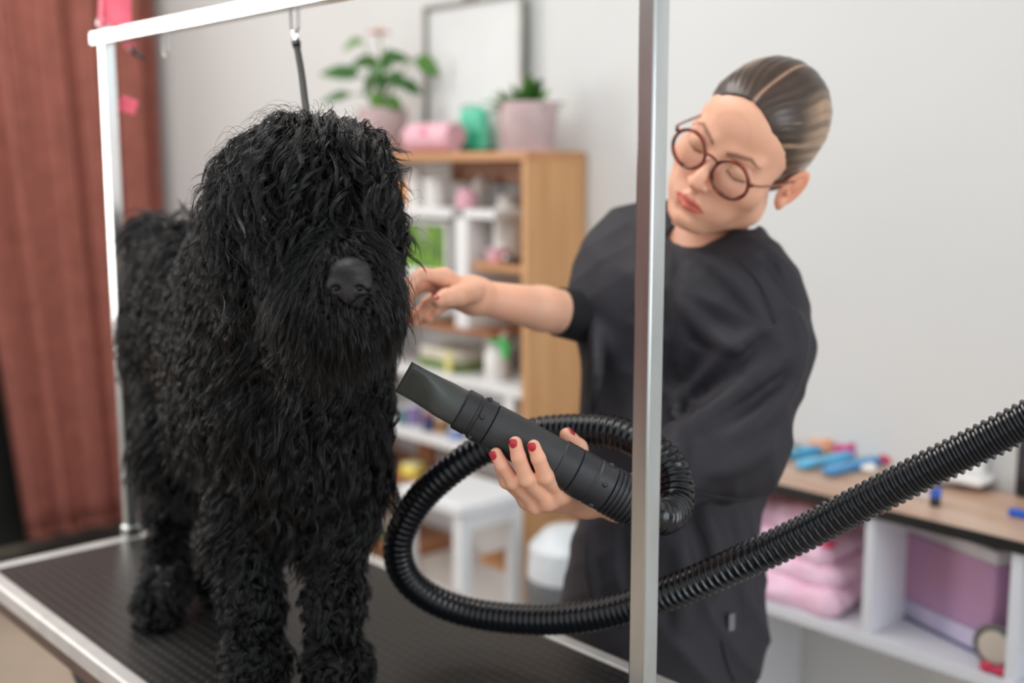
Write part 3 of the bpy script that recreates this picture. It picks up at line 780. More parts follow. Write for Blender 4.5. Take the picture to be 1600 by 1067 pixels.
# white tray/bowl above
tr_ = at_shelf('white_bowl', 'shallow white bowl on the thin brown shelf behind the reaching hand', 'bowl', 700, zM, SF + 0.09)
MB().lathe([(0.035, 0), (0.04, 0.002), (0.072, 0.020), (0.078, 0.028), (0.075, 0.028), (0.038, 0.006)], (0, 0, 0), 32).build('bowl_body', mat('bowl_white', (226, 232, 232), 0.3), tr_)
MB().lathe([(0.0765, 0.026), (0.080, 0.028), (0.0765, 0.030)], (0, 0, 0), 32).build('rim', MATS['bowl_white'], tr_)
tray = at_shelf('green_lid_box', 'flat box with a green lid beside the white bowl', 'box', 778, z3 + 0.09, SF + 0.14)
MB().box((0, 0, -0.045), (0.06, 0.05, 0.09)).build('box_body', M_bgrey, tray, bevel=0.002)
MB().box((0, 0, 0.004), (0.064, 0.054, 0.010)).build('lid', mat('lid_green', (120, 190, 126), 0.4), tray, bevel=0.002)
# spray bottle with green trigger
sp = at_shelf('spray_bottle', 'white spray bottle with a bright green trigger on the middle shelf', 'bottle', 775, z3, SF + 0.05)
MB().lathe([(0.020, 0), (0.022, 0.004), (0.022, 0.05), (0.012, 0.066), (0.009, 0.075)], (0, 0, 0), 24).build('bottle_body', M_bwhite, sp)
MB().box((0.004, 0, 0.086), (0.040, 0.018, 0.018)).build('spray_head', M_bwhite, sp, bevel=0.004)
M_gr = mat('trigger_green', (46, 214, 96), 0.35)
MB().tube(spline([(0.018, -0.004, 0.08), (0.034, -0.006, 0.066), (0.034, -0.006, 0.048)], 8), 0.0075, 10, flat=(0.9, 0.7)).build('trigger', M_gr, sp)
MB().lathe([(0.0105, 0.070), (0.012, 0.071), (0.012, 0.079), (0.0105, 0.08)], (0, 0, 0), 20).build('collar', M_gr, sp)

sp.scale = (1.35, 1.35, 1.35)
# lower shelves
M_purple = mat('bottle_purple', (140, 120, 170), 0.4)
for i, (px, w, h, m, cm, lab, nm) in enumerate((
        (628, 20, 0.055, mat('bottle_teal', (90, 130, 130), 0.4), M_bwhite, 'slim teal bottle under the nozzle, beside the dog chest', 'teal_bottle'),
        (645, 24, 0.062, M_purple, M_bwhite, 'lilac bottle with white cap on the lower white shelf', 'lilac_bottle'),
        (668, 20, 0.05, mat('bottle_navy', (60, 66, 110), 0.4), mat('cap_red', (190, 60, 70), 0.4), 'small navy bottle with red cap right of the lilac bottle', 'navy_bottle'),
        (690, 26, 0.045, mat('bottle_amber', (150, 110, 70), 0.35), M_bwhite, 'short amber bottle under the nozzle', 'amber_bottle'),
        (712, 28, 0.03, mat('jar_blue', (120, 140, 190), 0.4), M_bwhite, 'low blue jar on the lower white shelf', 'blue_jar'))):
    bottle(nm, lab, px, z4, SF + 0.04 + 0.02 * (i % 2), w, h, m, cm, neck=0.5, cat='jar' if 'jar' in nm else 'bottle')
sponge = at_shelf('yellow_sponge', 'yellow sponge block on the brown shelf below the lower white shelf', 'sponge', 643, z5, SF + 0.04)
MB().box((0, 0, 0.015), (0.055, 0.05, 0.028), rz=0.2).build('sponge_body', mat('sponge_yellow', (232, 212, 96), 0.9, bump=0.8, bscale=300), sponge, bevel=0.004)
MB().box((0, 0, 0.032), (0.053, 0.048, 0.006), rz=0.2).build('scouring_pad', mat('pad_cream', (236, 228, 170), 0.95, bump=0.8, bscale=500), sponge, bevel=0.002)
z7 = zq(845, 600)
MB().box(((X0 + bx_(640)) / 2, 0.0, z7 - 0.01), (bx_(640) - X0, DEP - 0.01, 0.02)).build('shelf', M_dkwood, bc, bevel=0.002)
folded('folded_cloth', 'cream folded cloth in the lower left compartment', 598, z7 + 0.026, SF + 0.05, 0.09, 0.11, 0.03, M_wtowel, 2, cat='cloth')
folded('folded_cloth', 'olive folded cloth lying under the cream cloth', 598, z7, SF + 0.05, 0.09, 0.11, 0.026, M_gtowel, 2, cat='cloth')
bottle('red_tin', 'small red tin standing on the cream folded cloth', 592, z7 + 0.056, SF + 0.04, 24, 0.03, mat('tin_red', (170, 60, 62), 0.35), M_bwhite, neck=0.9, cat='tin')
# white step stool seen through the hose loop
sx_, sz_ = Q(712, 770, 1.62)
stl = room_thing('white_stool', 'white plastic step stool seen through the hose loop', 'stool', Q(700, 770, 1.66)[0], 1.70, 0)
zt = Q(700, 778, 1.62)[1]
M_stool = mat('stool_white', (224, 226, 228), 0.4, var=0.01)
MB().box((0, 0, zt - 0.016), (0.24, 0.20, 0.032)).build('stool_top', M_stool, stl, bevel=0.008, seg=3)
for x in (-1, 1):
    for y in (-1, 1):
        MB().box((x * 0.10, y * 0.078, (zt - 0.032) / 2), (0.034, 0.036, zt - 0.032), taper=0.85).build('leg', M_stool, stl, bevel=0.004)
for z in (zt * 0.35, zt - 0.05):
    for x in (-1, 1): MB().box((x * 0.10, 0, z), (0.02, 0.13, 0.04)).build('stool_brace', M_stool, stl, bevel=0.003)
    MB().box((0, 0.08, z), (0.17, 0.02, 0.04)).build('stool_brace', M_stool, stl, bevel=0.003)
# black bag and white box lower right of the bookcase
bb = at_shelf('black_bag', 'small black bag on the low oak shelf of the bookcase', 'bag', 812, z6, SF + 0.04)
F = Field((-0.06, -0.06, -0.01), (0.06, 0.06, 0.13), 0.004)
F.ell((0, 0, 0.03), (0.040, 0.035, 0.045), 0.01); F.ell((0.006, 0, 0.06), (0.026, 0.025, 0.045), 0.02); F.plane((0, 0, 1), 0.0, 0.004)
v, q = F.mesh(); mesh_object('bag_body', laplace(v, q, 2), q, mat('bag_black', (38, 40, 44), 0.6, bump=0.2), bb)
MB().tube(spline([(-0.012, 0, 0.09), (0.005, 0, 0.118), (0.022, 0, 0.09)], 10), 0.003, 6).build('bag_handle', MATS['bag_black'], bb)
# canister between the bookcase and the groomer
bk = room_thing('pedal_bin', 'white and grey pedal bin between the bookcase and the groomer', 'bin', Q(866, 870, 1.70)[0], 1.74, 0)
zk = Q(866, 838, 1.66)[1]
MB().lathe([(0.075, 0), (0.08, 0.006), (0.086, zk * 0.72)], (0, 0, 0), 32).build('bin_body', mat('bin_pale', (206, 212, 216), 0.35), bk)
MB().lathe([(0.09, zk * 0.72), (0.091, zk * 0.82), (0.088, zk * 0.83)], (0, 0, 0), 32).build('bin_rim', mat('bin_grey', (96, 98, 100), 0.45), bk)
MB().lathe([(0.088, zk * 0.832), (0.084, zk * 0.93), (0.05, zk * 0.985), (0.01, zk)], (0, 0, 0), 32).build('bin_lid', mat('bin_pale', (206, 212, 216)), bk)
MB().box((0, -0.09, 0.02), (0.05, 0.03, 0.012)).build('pedal', MATS['bin_grey'], bk, bevel=0.002)

# ------------------------------------------------------------------ desk with cubbies on the right
SD = 1.815                                            # its front
t_a, z_a = Q(1200, 745, SD); t_b, z_b = Q(1600, 856, SD)
ZD = (z_a + z_b) / 2
T1 = Q(1130, 740, SD)[0]; T2 = t_b + 0.55
dk = room_thing('wall_desk', 'white cubby desk with beige top and black edge on the right', 'desk', (T1 + T2) / 2, SD + 0.135, 0)
DW, DD = T2 - T1, 0.27
def dx(px, s=SD, py=850): return Q(px, py, s)[0] - (T1 + T2) / 2
M_desk = mat('desk_top_beige', (206, 178, 158), 0.35, var=0.05, scale=4, stretch=(0.8, 6, 6), rgb2=(186, 146, 118))
MB().box((0, 0, ZD - 0.009), (DW, DD, 0.018)).build('desk_top', M_desk, dk, bevel=0.001)
MB().box((0, -DD / 2 - 0.0015, ZD - 0.010), (DW, 0.004, 0.021)).build('front_edge', mat('edge_black', (34, 32, 32), 0.4), dk, bevel=0.001)
zs = Q(1345, 990, SD)[1]
M_cub = mat('cubby_white', (222, 224, 230), 0.4, var=0.01)
MB().box((0, 0, zs - 0.011), (DW, DD - 0.004, 0.022)).build('bottom_board', M_cub, dk, bevel=0.001)
MB().box((0, DD / 2 - 0.006, (ZD + zs) / 2), (DW, 0.008, ZD - zs - 0.02)).build('back_board', M_cub, dk)
hI = ZD - 0.019 - zs - 0.001
for px in (1355, 1588):
    MB().box((dx(px), -0.003, zs + hI / 2), (0.018, DD - 0.018, hI)).build('divider', M_cub, dk, bevel=0.001)
for x in (-DW / 2 + 0.009, DW / 2 - 0.009):
    MB().box((x, 0.0, (ZD - 0.02) / 2), (0.018, DD - 0.01, ZD - 0.02)).build('side_panel', M_cub, dk, bevel=0.001)
def on_desk(name, label, cat, px, py, z=None, group=None, turn=0.0):
    z = ZD + 0.0005 if z is None else z
    p = at_z(px, py, z)
    return thing(name, label, cat, tuple(p), ROT + turn, group)
# combs / slicker brushes with blue handles
M_blue = mat('comb_blue', (70, 172, 214), 0.3)
M_blue2 = mat('comb_light_blue', (96, 188, 228), 0.3)
def brush(label, px0, py0, px1, py1, m, col2, name='blue_comb'):
    a = at_z(px0, py0, ZD); b = at_z(px1, py1, ZD)
    t = thing(name, label, 'comb', tuple(a), math.atan2(b[1] - a[1], b[0] - a[0]), 'blue combs on the desk')
    L = np.linalg.norm(b - a)
    MB().box((L * 0.5, 0, 0.010), (L, 0.022, 0.010)).build('comb_spine', m, t, bevel=0.003)
    MB().box((L * 0.2, 0, 0.011), (L * 0.36, 0.030, 0.014)).build('handle', m, t, bevel=0.004)
    th = MB()
    for k in range(18): th.box((L * (0.42 + 0.55 * k / 18), -0.013, 0.0055), (0.0022, 0.018, 0.003))
    th.build('teeth', m, t, kind='stuff')
    if col2: MB().box((L * 0.96, 0.004, 0.014), (0.024, 0.024, 0.008)).build('grip_end', col2, t, bevel=0.003)
M_mag = mat('magenta_plastic', (206, 70, 130), 0.35); M_or = mat('peach_plastic', (240, 170, 130), 0.35)
brush('blue comb nearest the groomer on the desk', 1205, 722, 1280, 706, M_blue, None)
brush('light blue comb in the middle of the row of three', 1248, 735, 1328, 715, M_blue2, None)
brush('long blue comb nearest the hose, on the desk', 1290, 745, 1375, 722, mat('comb_mid_blue', (74, 150, 204), 0.3), None)
for nm_, lb_, px_, py_, mm_ in (('peach_clip', 'peach plastic clip behind the comb nearest the groomer', 1283, 706, M_or), ('magenta_clip', 'magenta plastic clip behind the middle comb', 1322, 713, M_mag)):
    t = on_desk(nm_, lb_, 'clip', px_, py_, group='plastic clips on the desk')
    MB().box((0, -0.004, 0.013), (0.05, 0.014, 0.024), rz=0.15).build('clip_body', mm_, t, bevel=0.005); MB().box((0.016, -0.004, 0.028), (0.016, 0.010, 0.008)).build('clip_lever', mm_, t, bevel=0.002)
t = on_desk('teal_clip', 'teal plastic clip behind the middle comb, right of the magenta clip', 'clip', 1352, 718, group='plastic clips on the desk')
MB().box((0, 0, 0.012), (0.03, 0.016, 0.022)).build('clip_body', M_blue, t, bevel=0.005); MB().box((0.006, 0, 0.026), (0.014, 0.012, 0.008)).build('clip_lever', M_blue, t, bevel=0.003)
t = on_desk('red_clip', 'crimson plastic clip beside the long blue comb', 'clip', 1394, 727, group='plastic clips on the desk')
MB().box((0, 0, 0.011), (0.05, 0.02, 0.02), rz=0.2).build('clip_body', mat('crimson_plastic', (206, 46, 84), 0.35), t, bevel=0.005); MB().box((-0.012, 0, 0.018), (0.014, 0.012, 0.008)).build('clip_lever', MATS['crimson_plastic'], t, bevel=0.003)
t = on_desk('dark_scissors', 'dark scissors lying at the desk end by the groomer', 'scissors', 1228, 697)
for sgn in (-1, 1):
    MB().tube([(-0.04, sgn * 0.006, 0.004), (0, 0, 0.005), (0.045, -sgn * 0.004, 0.004)], [0.003, 0.004, 0.001], 8).build('blade', mat('scissor_dark', (60, 66, 60), 0.3, 0.8), t)
    aa = np.linspace(0, 2 * math.pi, 16, endpoint=False)
    MB().tube(np.stack([-0.052 + 0.012 * np.cos(aa), sgn * 0.012 + 0.010 * np.sin(aa), 0 * aa + 0.004], 1), 0.0022, 6, closed=True).build('finger_ring', MATS['scissor_dark'], t)
t = on_desk('cotton_ball', 'small white cotton pad under the hose', 'cotton pad', 1357, 738)
MB().ellip((0, 0, 0.008), (0.016, 0.016, 0.0085), 16, 10).build('pad_body', mat('cotton', (236, 232, 226), 0.95, bump=0.5), t)
MB().ellip((0.004, 0.003, 0.014), (0.008, 0.008, 0.006), 12, 8).build('tuft', MATS['cotton'], t)
# white clipper charger on a black foot
t = on_desk('white_charger_stand', 'white charging stand on a black foot with a cable, right of the hose', 'charger', 1515, 762)
MB().box((0.0, 0.03, 0.006), (0.05, 0.04, 0.011)).build('foot', mat('black_plastic', (26, 26, 30), 0.35), t, bevel=0.003)
MB().box((0, 0, 0.020), (0.072, 0.070, 0.016)).build('stand_base', M_bwhite, t, bevel=0.005)
MB().box((0.002, 0.018, 0.058), (0.036, 0.026, 0.062), taper=0.9).build('stand_back', M_bwhite, t, bevel=0.005)
MB().tube(spline([(0.0, -0.03, 0.008), (-0.04, -0.045, 0.006), (-0.06, -0.03, 0.006), (-0.075, -0.055, 0.006), (-0.06, -0.08, 0.006)], 24), 0.0035, 8).build('cable', MATS['black_plastic'], t)
t = on_desk('black_clipper', 'upright black hair clipper behind the charging stand', 'clipper', 1552, 762)
MB().lathe([(0.014, 0), (0.017, 0.01), (0.015, 0.05), (0.017, 0.09), (0.013, 0.11)], (0.012, 0.02, 0), 20).build('clipper_body', MATS['black_plastic'], t)
MB().box((0.012, 0.02, 0.117), (0.032, 0.012, 0.014)).build('clipper_blade', M_chrome, t, bevel=0.002)
t = on_desk('black_speaker_box', 'black box-shaped device at the right frame edge', 'device', 1596, 778)
MB().box((0.02, 0.03, 0.06), (0.07, 0.06, 0.12)).build('device_body', MATS['black_plastic'], t, bevel=0.006)
MB().box((0.02, -0.0015, 0.07), (0.05, 0.004, 0.07)).build('device_panel', mat('panel_grey', (60, 60, 66), 0.3), t, bevel=0.002)
t = on_desk('blue_cap_vial', 'small dark vial with blue cap near the desk edge', 'vial', 1461, 790)
MB().lathe([(0.008, 0), (0.0095, 0.002), (0.0095, 0.014), (0.008, 0.016)], (0, 0, 0), 16).build('vial_body', MATS['black_plastic'], t)
MB().lathe([(0.009, 0.016), (0.010, 0.017), (0.010, 0.030), (0.008, 0.032)], (0, 0, 0), 16).build('cap', mat('cap_blue', (52, 96, 190), 0.35), t)
t = on_desk('blue_cable_plug', 'bright blue plug at the desk edge by the right frame edge', 'plug', 1592, 808)
MB().box((0, 0, 0.007), (0.035, 0.016, 0.013)).build('plug_body', mat('plug_blue', (20, 90, 200), 0.35), t, bevel=0.004)
MB().tube([(0.016, 0, 0.007), (0.03, 0.004, 0.006), (0.05, 0.01, 0.005)], 0.003, 8).build('cable', MATS['plug_blue'], t)
t = on_desk('grey_tweezers', 'small metal tweezers lying beside the vial', 'tweezers', 1440, 776)
for s_ in (-1, 1): MB().tube([(-0.03, 0, 0.002), (0, s_ * 0.004, 0.003), (0.03, s_ * 0.001, 0.002)], 0.0016, 6).build('arm', M_chrome, t)
# translucent white spray bottle behind the hose
t = on_desk('pale_spray_bottle', 'pale translucent spray bottle standing behind the hose at the wall', 'bottle', 1522, 752)
MB().lathe([(0.022, 0), (0.025, 0.004), (0.025, 0.095), (0.013, 0.12), (0.010, 0.132)], (0, 0, 0), 24).build('bottle_body', mat('bottle_translucent', (214, 214, 206), 0.3), t)
MB().box((-0.004, 0, 0.142), (0.034, 0.018, 0.018)).build('spray_head', M_bwhite, t, bevel=0.004)
MB().tube([(-0.018, 0, 0.14), (-0.026, 0, 0.126), (-0.024, 0, 0.112)], 0.004, 8).build('trigger', M_bwhite, t)

# towels in the left cubby, storage box in the right one
M_ptow = mat('pink_plush', (246, 200, 224), 0.95, var=0.08, scale=30, bump=1.0, bscale=160, rgb2=(252, 216, 236))
def plush(name, label, px, z, s, w, d, h, seed):
    t_, _ = Q(px, 900, s)
    r = room_thing(name, label, 'towel', t_, s, z, 'pink plush towels in the cubby')
    F = Field((-w / 2 - 0.02, -d / 2 - 0.02, -0.004), (w / 2 + 0.02, d / 2 + 0.02, h + 0.03), 0.005)
    F.cap((-w / 2 + h / 2, -d / 2 + h / 2, h / 2), (w / 2 - h / 2, -d / 2 + h / 2, h / 2), h / 2, h / 2, 0)
    F.cap((-w / 2 + h / 2, d / 2 - h / 2, h / 2), (w / 2 - h / 2, d / 2 - h / 2, h / 2), h / 2, h / 2, 0)
    for y in np.linspace(-d / 2 + h / 2, d / 2 - h / 2, 7): F.cap((-w / 2 + h / 2, y, h / 2), (w / 2 - h / 2, y, h / 2), h / 2, h / 2, 0.02)
    F.disp(lambda p: 0.004 * wob(p, 55, seed) + 0.002 * wob(p, 140, seed + 1))
    F.plane((0, 0, 1), 0.0005, 0.002)
    v, q = F.mesh(); mesh_object('towel_body', laplace(v, q, 1), q, M_ptow, r)
    MB().tube([(-w / 2 + 0.02, -d / 2 + 0.004, h * 0.5), (0, -d / 2 - 0.001, h * 0.52), (w / 2 - 0.02, -d / 2 + 0.004, h * 0.5)], 0.003, 8).build('hem', M_ptow, r)
cT = 1262
plush('plush_towel', 'pink plush towel, lowest of the pile in the left cubby', cT, zs + 0.0, SD + 0.12, 0.26, 0.22, 0.05, 1)
plush('plush_towel', 'pink plush towel, second from the bottom of the cubby pile', cT - 2, zs + 0.047, SD + 0.125, 0.25, 0.20, 0.042, 2)
plush('plush_towel', 'pink plush towel, third in the cubby pile below the red cap', cT - 8, zs + 0.086, SD + 0.125, 0.22, 0.19, 0.042, 3)
plush('plush_towel', 'pink plush towel on top of the cubby pile under the desk top', cT - 16, zs + 0.125, SD + 0.14, 0.18, 0.16, 0.05, 4)
t_, z_ = Q(1292, 884, SD + 0.05)
t = room_thing('crimson_lid', 'small crimson lid resting on the pink cubby towels', 'cap', t_, SD + 0.05, zs + 0.127)
MB().ellip((0, 0, 0.007), (0.012, 0.012, 0.008), 14, 8).build('cap_body', mat('cap_crimson', (216, 70, 110), 0.5), t); MB().lathe([(0.013, 0), (0.015, 0.001), (0.013, 0.003)], (0, 0, 0), 16).build('cap_rim', MATS['cap_crimson'], t)
# storage box
sB = SD + 0.12
tb0 = dx(1442) + (T1 + T2) / 2; tb1 = Q(1570, 900, SD + 0.02)[0]
bxw = 0.22
bxo = room_thing('storage_box', 'mauve storage box with pale lid in the right cubby', 'box', -0.955, 1.958, zs, turn=-0.32)
M_mauve = mat('box_mauve', (188, 134, 160), 0.4, var=0.06, scale=6, rgb2=(176, 138, 180))
MB().box((0, 0, 0.105), (bxw, 0.11, 0.13)).build('box_body', M_mauve, bxo, bevel=0.006)
MB().box((0, 0, 0.022), (bxw - 0.006, 0.106, 0.036)).build('box_base', mat('box_lilac', (196, 186, 210), 0.4), bxo, bevel=0.004)
MB().box((0, 0, 0.003), (bxw, 0.11, 0.006)).build('box_foot', mat('box_navy', (84, 88, 128), 0.4), bxo, bevel=0.001)
MB().box((0, 0, 0.183), (bxw + 0.006, 0.116, 0.026)).build('lid', mat('box_lid', (212, 206, 208), 0.4), bxo, bevel=0.004)
t_, z_ = Q(1572, 975, SD - 0.0)
rg = room_thing('tape_roll', 'grey and white roll standing in front of the storage box', 'roll', Q(1560, 975, SD + 0.04)[0], SD + 0.035, zs)
aa = np.linspace(0, 2 * math.pi, 28, endpoint=False)
MB().tube(np.stack([0.034 * np.cos(aa), 0 * aa, 0.039 + 0.034 * np.sin(aa)], 1), 0.0055, 10, closed=True).build('ring', mat('ring_grey', (104, 100, 100), 0.4), rg)
MB().lathe([(0.028, -0.006), (0.029, 0), (0.028, 0.006)], (0, 0, 0.039), 24, axis=(0, 1, 0)).build('disc', mat('disc_cream', (206, 196, 182), 0.6), rg)
t = room_thing('red_bow', 'small red fabric bow at the right end of the cubby', 'bow', Q(1553, 1030, SD + 0.015)[0], SD + 0.014, zs)
for s_ in (-1, 1): MB().ellip((s_ * 0.012, 0, 0.009), (0.012, 0.008, 0.009), 12, 8).build('loop', mat('bow_red', (200, 50, 84), 0.6), t)
MB().ellip((0, -0.004, 0.009), (0.005, 0.006, 0.006), 10, 6).build('knot', MATS['bow_red'], t)
t = room_thing('shade_block', 'flat black block standing in for the shade above the storage box', 'shade block', -0.955, 1.958, zs + 0.197, turn=-0.32)  # dark block added where only shade lies under the desk top
MB().box((0.01, 0, 0.012), (0.20, 0.12, 0.023)).build('shade_block_body', mat('shade_black', (30, 28, 30), 0.5), t, bevel=0.004)
MB().box((0.01, -0.0605, 0.012), (0.05, 0.004, 0.008)).build('shade_block_trim', mat('shade_trim_grey', (90, 90, 92), 0.4), t, bevel=0.001)

# ------------------------------------------------------------------ the dog
DG = Field((-0.78, 0.98, 0.76), (-0.06, 2.02, 1.62), 0.0062, pad=0.055)
def dogP(px, py, Y): return P(px, py, Y)
hc = dogP(470, 315, 1.30)
# trunk
rump = dogP(292, 500, 1.78); loin = dogP(330, 495, 1.64); ribs = dogP(390, 540, 1.53); chest = dogP(445, 600, 1.43)
DG.ell(rump, (0.082, 0.105, 0.125), 0.0)
DG.ell(loin, (0.085, 0.11, 0.125), 0.05)
DG.ell(ribs, (0.100, 0.12, 0.150), 0.05)
DG.ell(chest, (0.090, 0.085, 0.150), 0.05)
DG.ell(dogP(500, 600, 1.40), (0.068, 0.07, 0.125), 0.05)
# neck
DG.cap(dogP(425, 430, 1.45), dogP(470, 350, 1.36), 0.092, 0.080, 0.05)
DG.cap(dogP(445, 560, 1.42), dogP(475, 420, 1.36), 0.095, 0.078, 0.05)
# head: skull, brow, muzzle, beard, ears
DG.ell(hc, (0.073, 0.080, 0.071), 0.03)
DG.ell(dogP(490, 275, 1.27), (0.060, 0.055, 0.050), 0.03)
DG.cap(dogP(505, 365, 1.25), dogP(540, 425, 1.185), 0.048, 0.036, 0.03)
DG.ell(dogP(530, 470, 1.205), (0.052, 0.045, 0.040), 0.02)
DG.ell(dogP(490, 460, 1.23), (0.035, 0.045, 0.045), 0.03)
DG.ell(dogP(575, 455, 1.215), (0.028, 0.038, 0.040), 0.02)
DG.ell(dogP(520, 510, 1.23), (0.048, 0.042, 0.030), 0.03)
DG.ell(dogP(404, 340, 1.32), (0.020, 0.045, 0.060), 0.03)
DG.ell(dogP(394, 410, 1.33), (0.024, 0.045, 0.055), 0.03)
DG.ell(dogP(562, 320, 1.31), (0.014, 0.040, 0.058), 0.03)
DG.ell(dogP(568, 390, 1.32), (0.012, 0.040, 0.045), 0.03)
# legs (joints in order from the body down to the paw)
def leg(pts, rs): DG.chain(pts, rs, 0.03)
fl1 = [dogP(380, 660, 1.46), dogP(385, 800, 1.43), dogP(392, 940, 1.405), dogP(396, 1035, 1.395)]
fl2 = [dogP(525, 640, 1.42), dogP(524, 790, 1.40), dogP(522, 930, 1.385), dogP(522, 1035, 1.375)]
leg(fl1, [0.050, 0.034, 0.025, 0.023]); leg(fl2, [0.046, 0.030, 0.023, 0.022])
def paw(c, fx, fy, r=0.030):
    c = np.array(c); c[2] = TT + r * 0.78
    DG.ell(c + [0, 0, 0.012], (r * 1.0, r * 1.15, r * 1.0), 0.02)
    d = np.array([fx, fy, 0.0]); d /= np.linalg.norm(d); sd = np.array([-d[1], d[0], 0])
    for k in (-1.2, -0.4, 0.4, 1.2):
        DG.ell(c + d * (0.030 - 0.004 * abs(k)) + sd * 0.0125 * k - [0, 0, 0.004], (0.0125, 0.0125, 0.0125), 0.008)
pf1 = dogP(402, 1070, 1.385); pf2 = dogP(530, 1070, 1.365)
DG.cap(fl1[-1], pf1 * [1, 1, 0] + [0, 0, TT + 0.03], 0.023, 0.025, 0.02); DG.cap(fl2[-1], pf2 * [1, 1, 0] + [0, 0, TT + 0.03], 0.022, 0.025, 0.02)
paw(pf1, 0.15, -1); paw(pf2, 0.35, -1)
ph1 = at_z(250, 940, TT + 0.03); ph2 = at_z(352, 905, TT + 0.03)
# hind legs: hip, knee forward against the belly, hock back, near-vertical shank, paw
leg([dogP(282, 560, 1.80), dogP(282, 690, 1.67), dogP(262, 790, 1.76), dogP(262, 880, 1.70), ph1 + [0.006, 0.02, 0.0]], [0.072, 0.044, 0.023, 0.020, 0.022])
leg([dogP(340, 560, 1.88), dogP(352, 690, 1.76), dogP(350, 780, 1.86), dogP(352, 860, 1.82), ph2 + [0.006, 0.02, 0.0]], [0.080, 0.050, 0.034, 0.028, 0.028])
paw(ph1, -0.15, -1, 0.028); paw(ph2, 0.0, -1, 0.030)
# docked tail
DG.cap(dogP(255, 395, 1.86), dogP(235, 360, 1.92), 0.030, 0.018, 0.02)
DG.plane((0, 0, 1), TT + 0.0005, 0.003)
dv, dq = DG.mesh(); dv = laplace(dv, dq, 1)
M_skin = mat('dog_skin_black', (9, 9, 10), 0.6, var=0.1, scale=30)
dog = mesh_object('dog', dv, dq, M_skin, label='large shaggy wet black dog standing on the grooming table', cat='dog')
# nose
NS = dogP(546, 437, 1.150)
NF = Field(NS - 0.05, NS + 0.05, 0.0014, pad=0.006)
NF.ell(NS + [0, 0.004, 0.002], (0.0225, 0.018, 0.019), 0.0)
NF.ell(NS + [-0.012, -0.004, -0.006], (0.011, 0.011, 0.010), 0.006); NF.ell(NS + [0.012, -0.004, -0.006], (0.011, 0.011, 0.010), 0.006)
NF.ell(NS + [0, 0.002, 0.012], (0.018, 0.018, 0.010), 0.008)
NF.ell(NS + [0, -0.004, -0.014], (0.008, 0.010, 0.010), 0.006)
for sg in (-1, 1):
    NF.ell(NS + [sg * 0.0115, -0.0165, -0.007], (0.0052, 0.008, 0.0036), 0.002, 'sub')
    NF.cap(NS + [sg * 0.0155, -0.014, -0.009], NS + [sg * 0.022, -0.004, -0.013], 0.0018, 0.0022, 0.002, 'sub')
NF.cap(NS + [0, -0.020, -0.004], NS + [0, -0.012, -0.026], 0.0012, 0.0012, 0.003, 'sub')
nv, nq = NF.mesh(); nv = laplace(nv, nq, 2)
mesh_object('nose', nv, nq, mat('nose_leather', (20, 20, 22), 0.36, var=0.1, scale=300, bump=0.5, bscale=700), dog, label='damp black nose with two nostrils')
for px, Y in ((478, 1.225), (548, 1.215)):
    c = dogP(px, 350, Y)
    MB().ellip(c, (0.009, 0.009, 0.009), 16, 10).build('eye', mat('dog_eye', (30, 18, 10), 0.1, coat=0.5), dog)
MB().tube(spline([dogP(500, 500, 1.168), dogP(545, 492, 1.160), dogP(580, 495, 1.172)], 10), 0.003, 8).build('mouth_line', mat('dog_lip', (26, 20, 22), 0.4), dog)

# fur: wet locks that run over the body, are kept outside it and fall with gravity
frs = np.random.RandomState(11)
nrm, fn = vnormals(dv, dq)
area = np.linalg.norm(fn, axis=1) * 0.5
def sample(N):
    i = frs.choice(len(dq), N, p=area / area.sum())
    a, b = frs.rand(N, 1), frs.rand(N, 1)
    q = dv[dq[i]]; n_ = nrm[dq[i]]
    w = [(1 - a) * (1 - b), a * (1 - b), a * b, (1 - a) * b]
    p = sum(w[k] * q[:, k] for k in range(4)); m_ = sum(w[k] * n_[:, k] for k in range(4))
    return p, m_ / (np.linalg.norm(m_, axis=1)[:, None] + 1e-9)
def project(p):
    q = p - [0, 0, CAM_Z]
    zc = q[:, 1] * CP - q[:, 2] * SP
    return 800 + F_PX * q[:, 0] / zc, 533.5 - F_PX * (q[:, 1] * SP + q[:, 2] * CP) / zc
M_fur = bpy.data.materials.new('wet_black_fur'); M_fur.use_nodes = True
b = M_fur.node_tree.nodes['Principled BSDF']
b.inputs['Base Color'].default_value = (0.0012, 0.0012, 0.0015, 1); b.inputs['Roughness'].default_value = 0.17; b.inputs['Specular IOR Level'].default_value = 0.45
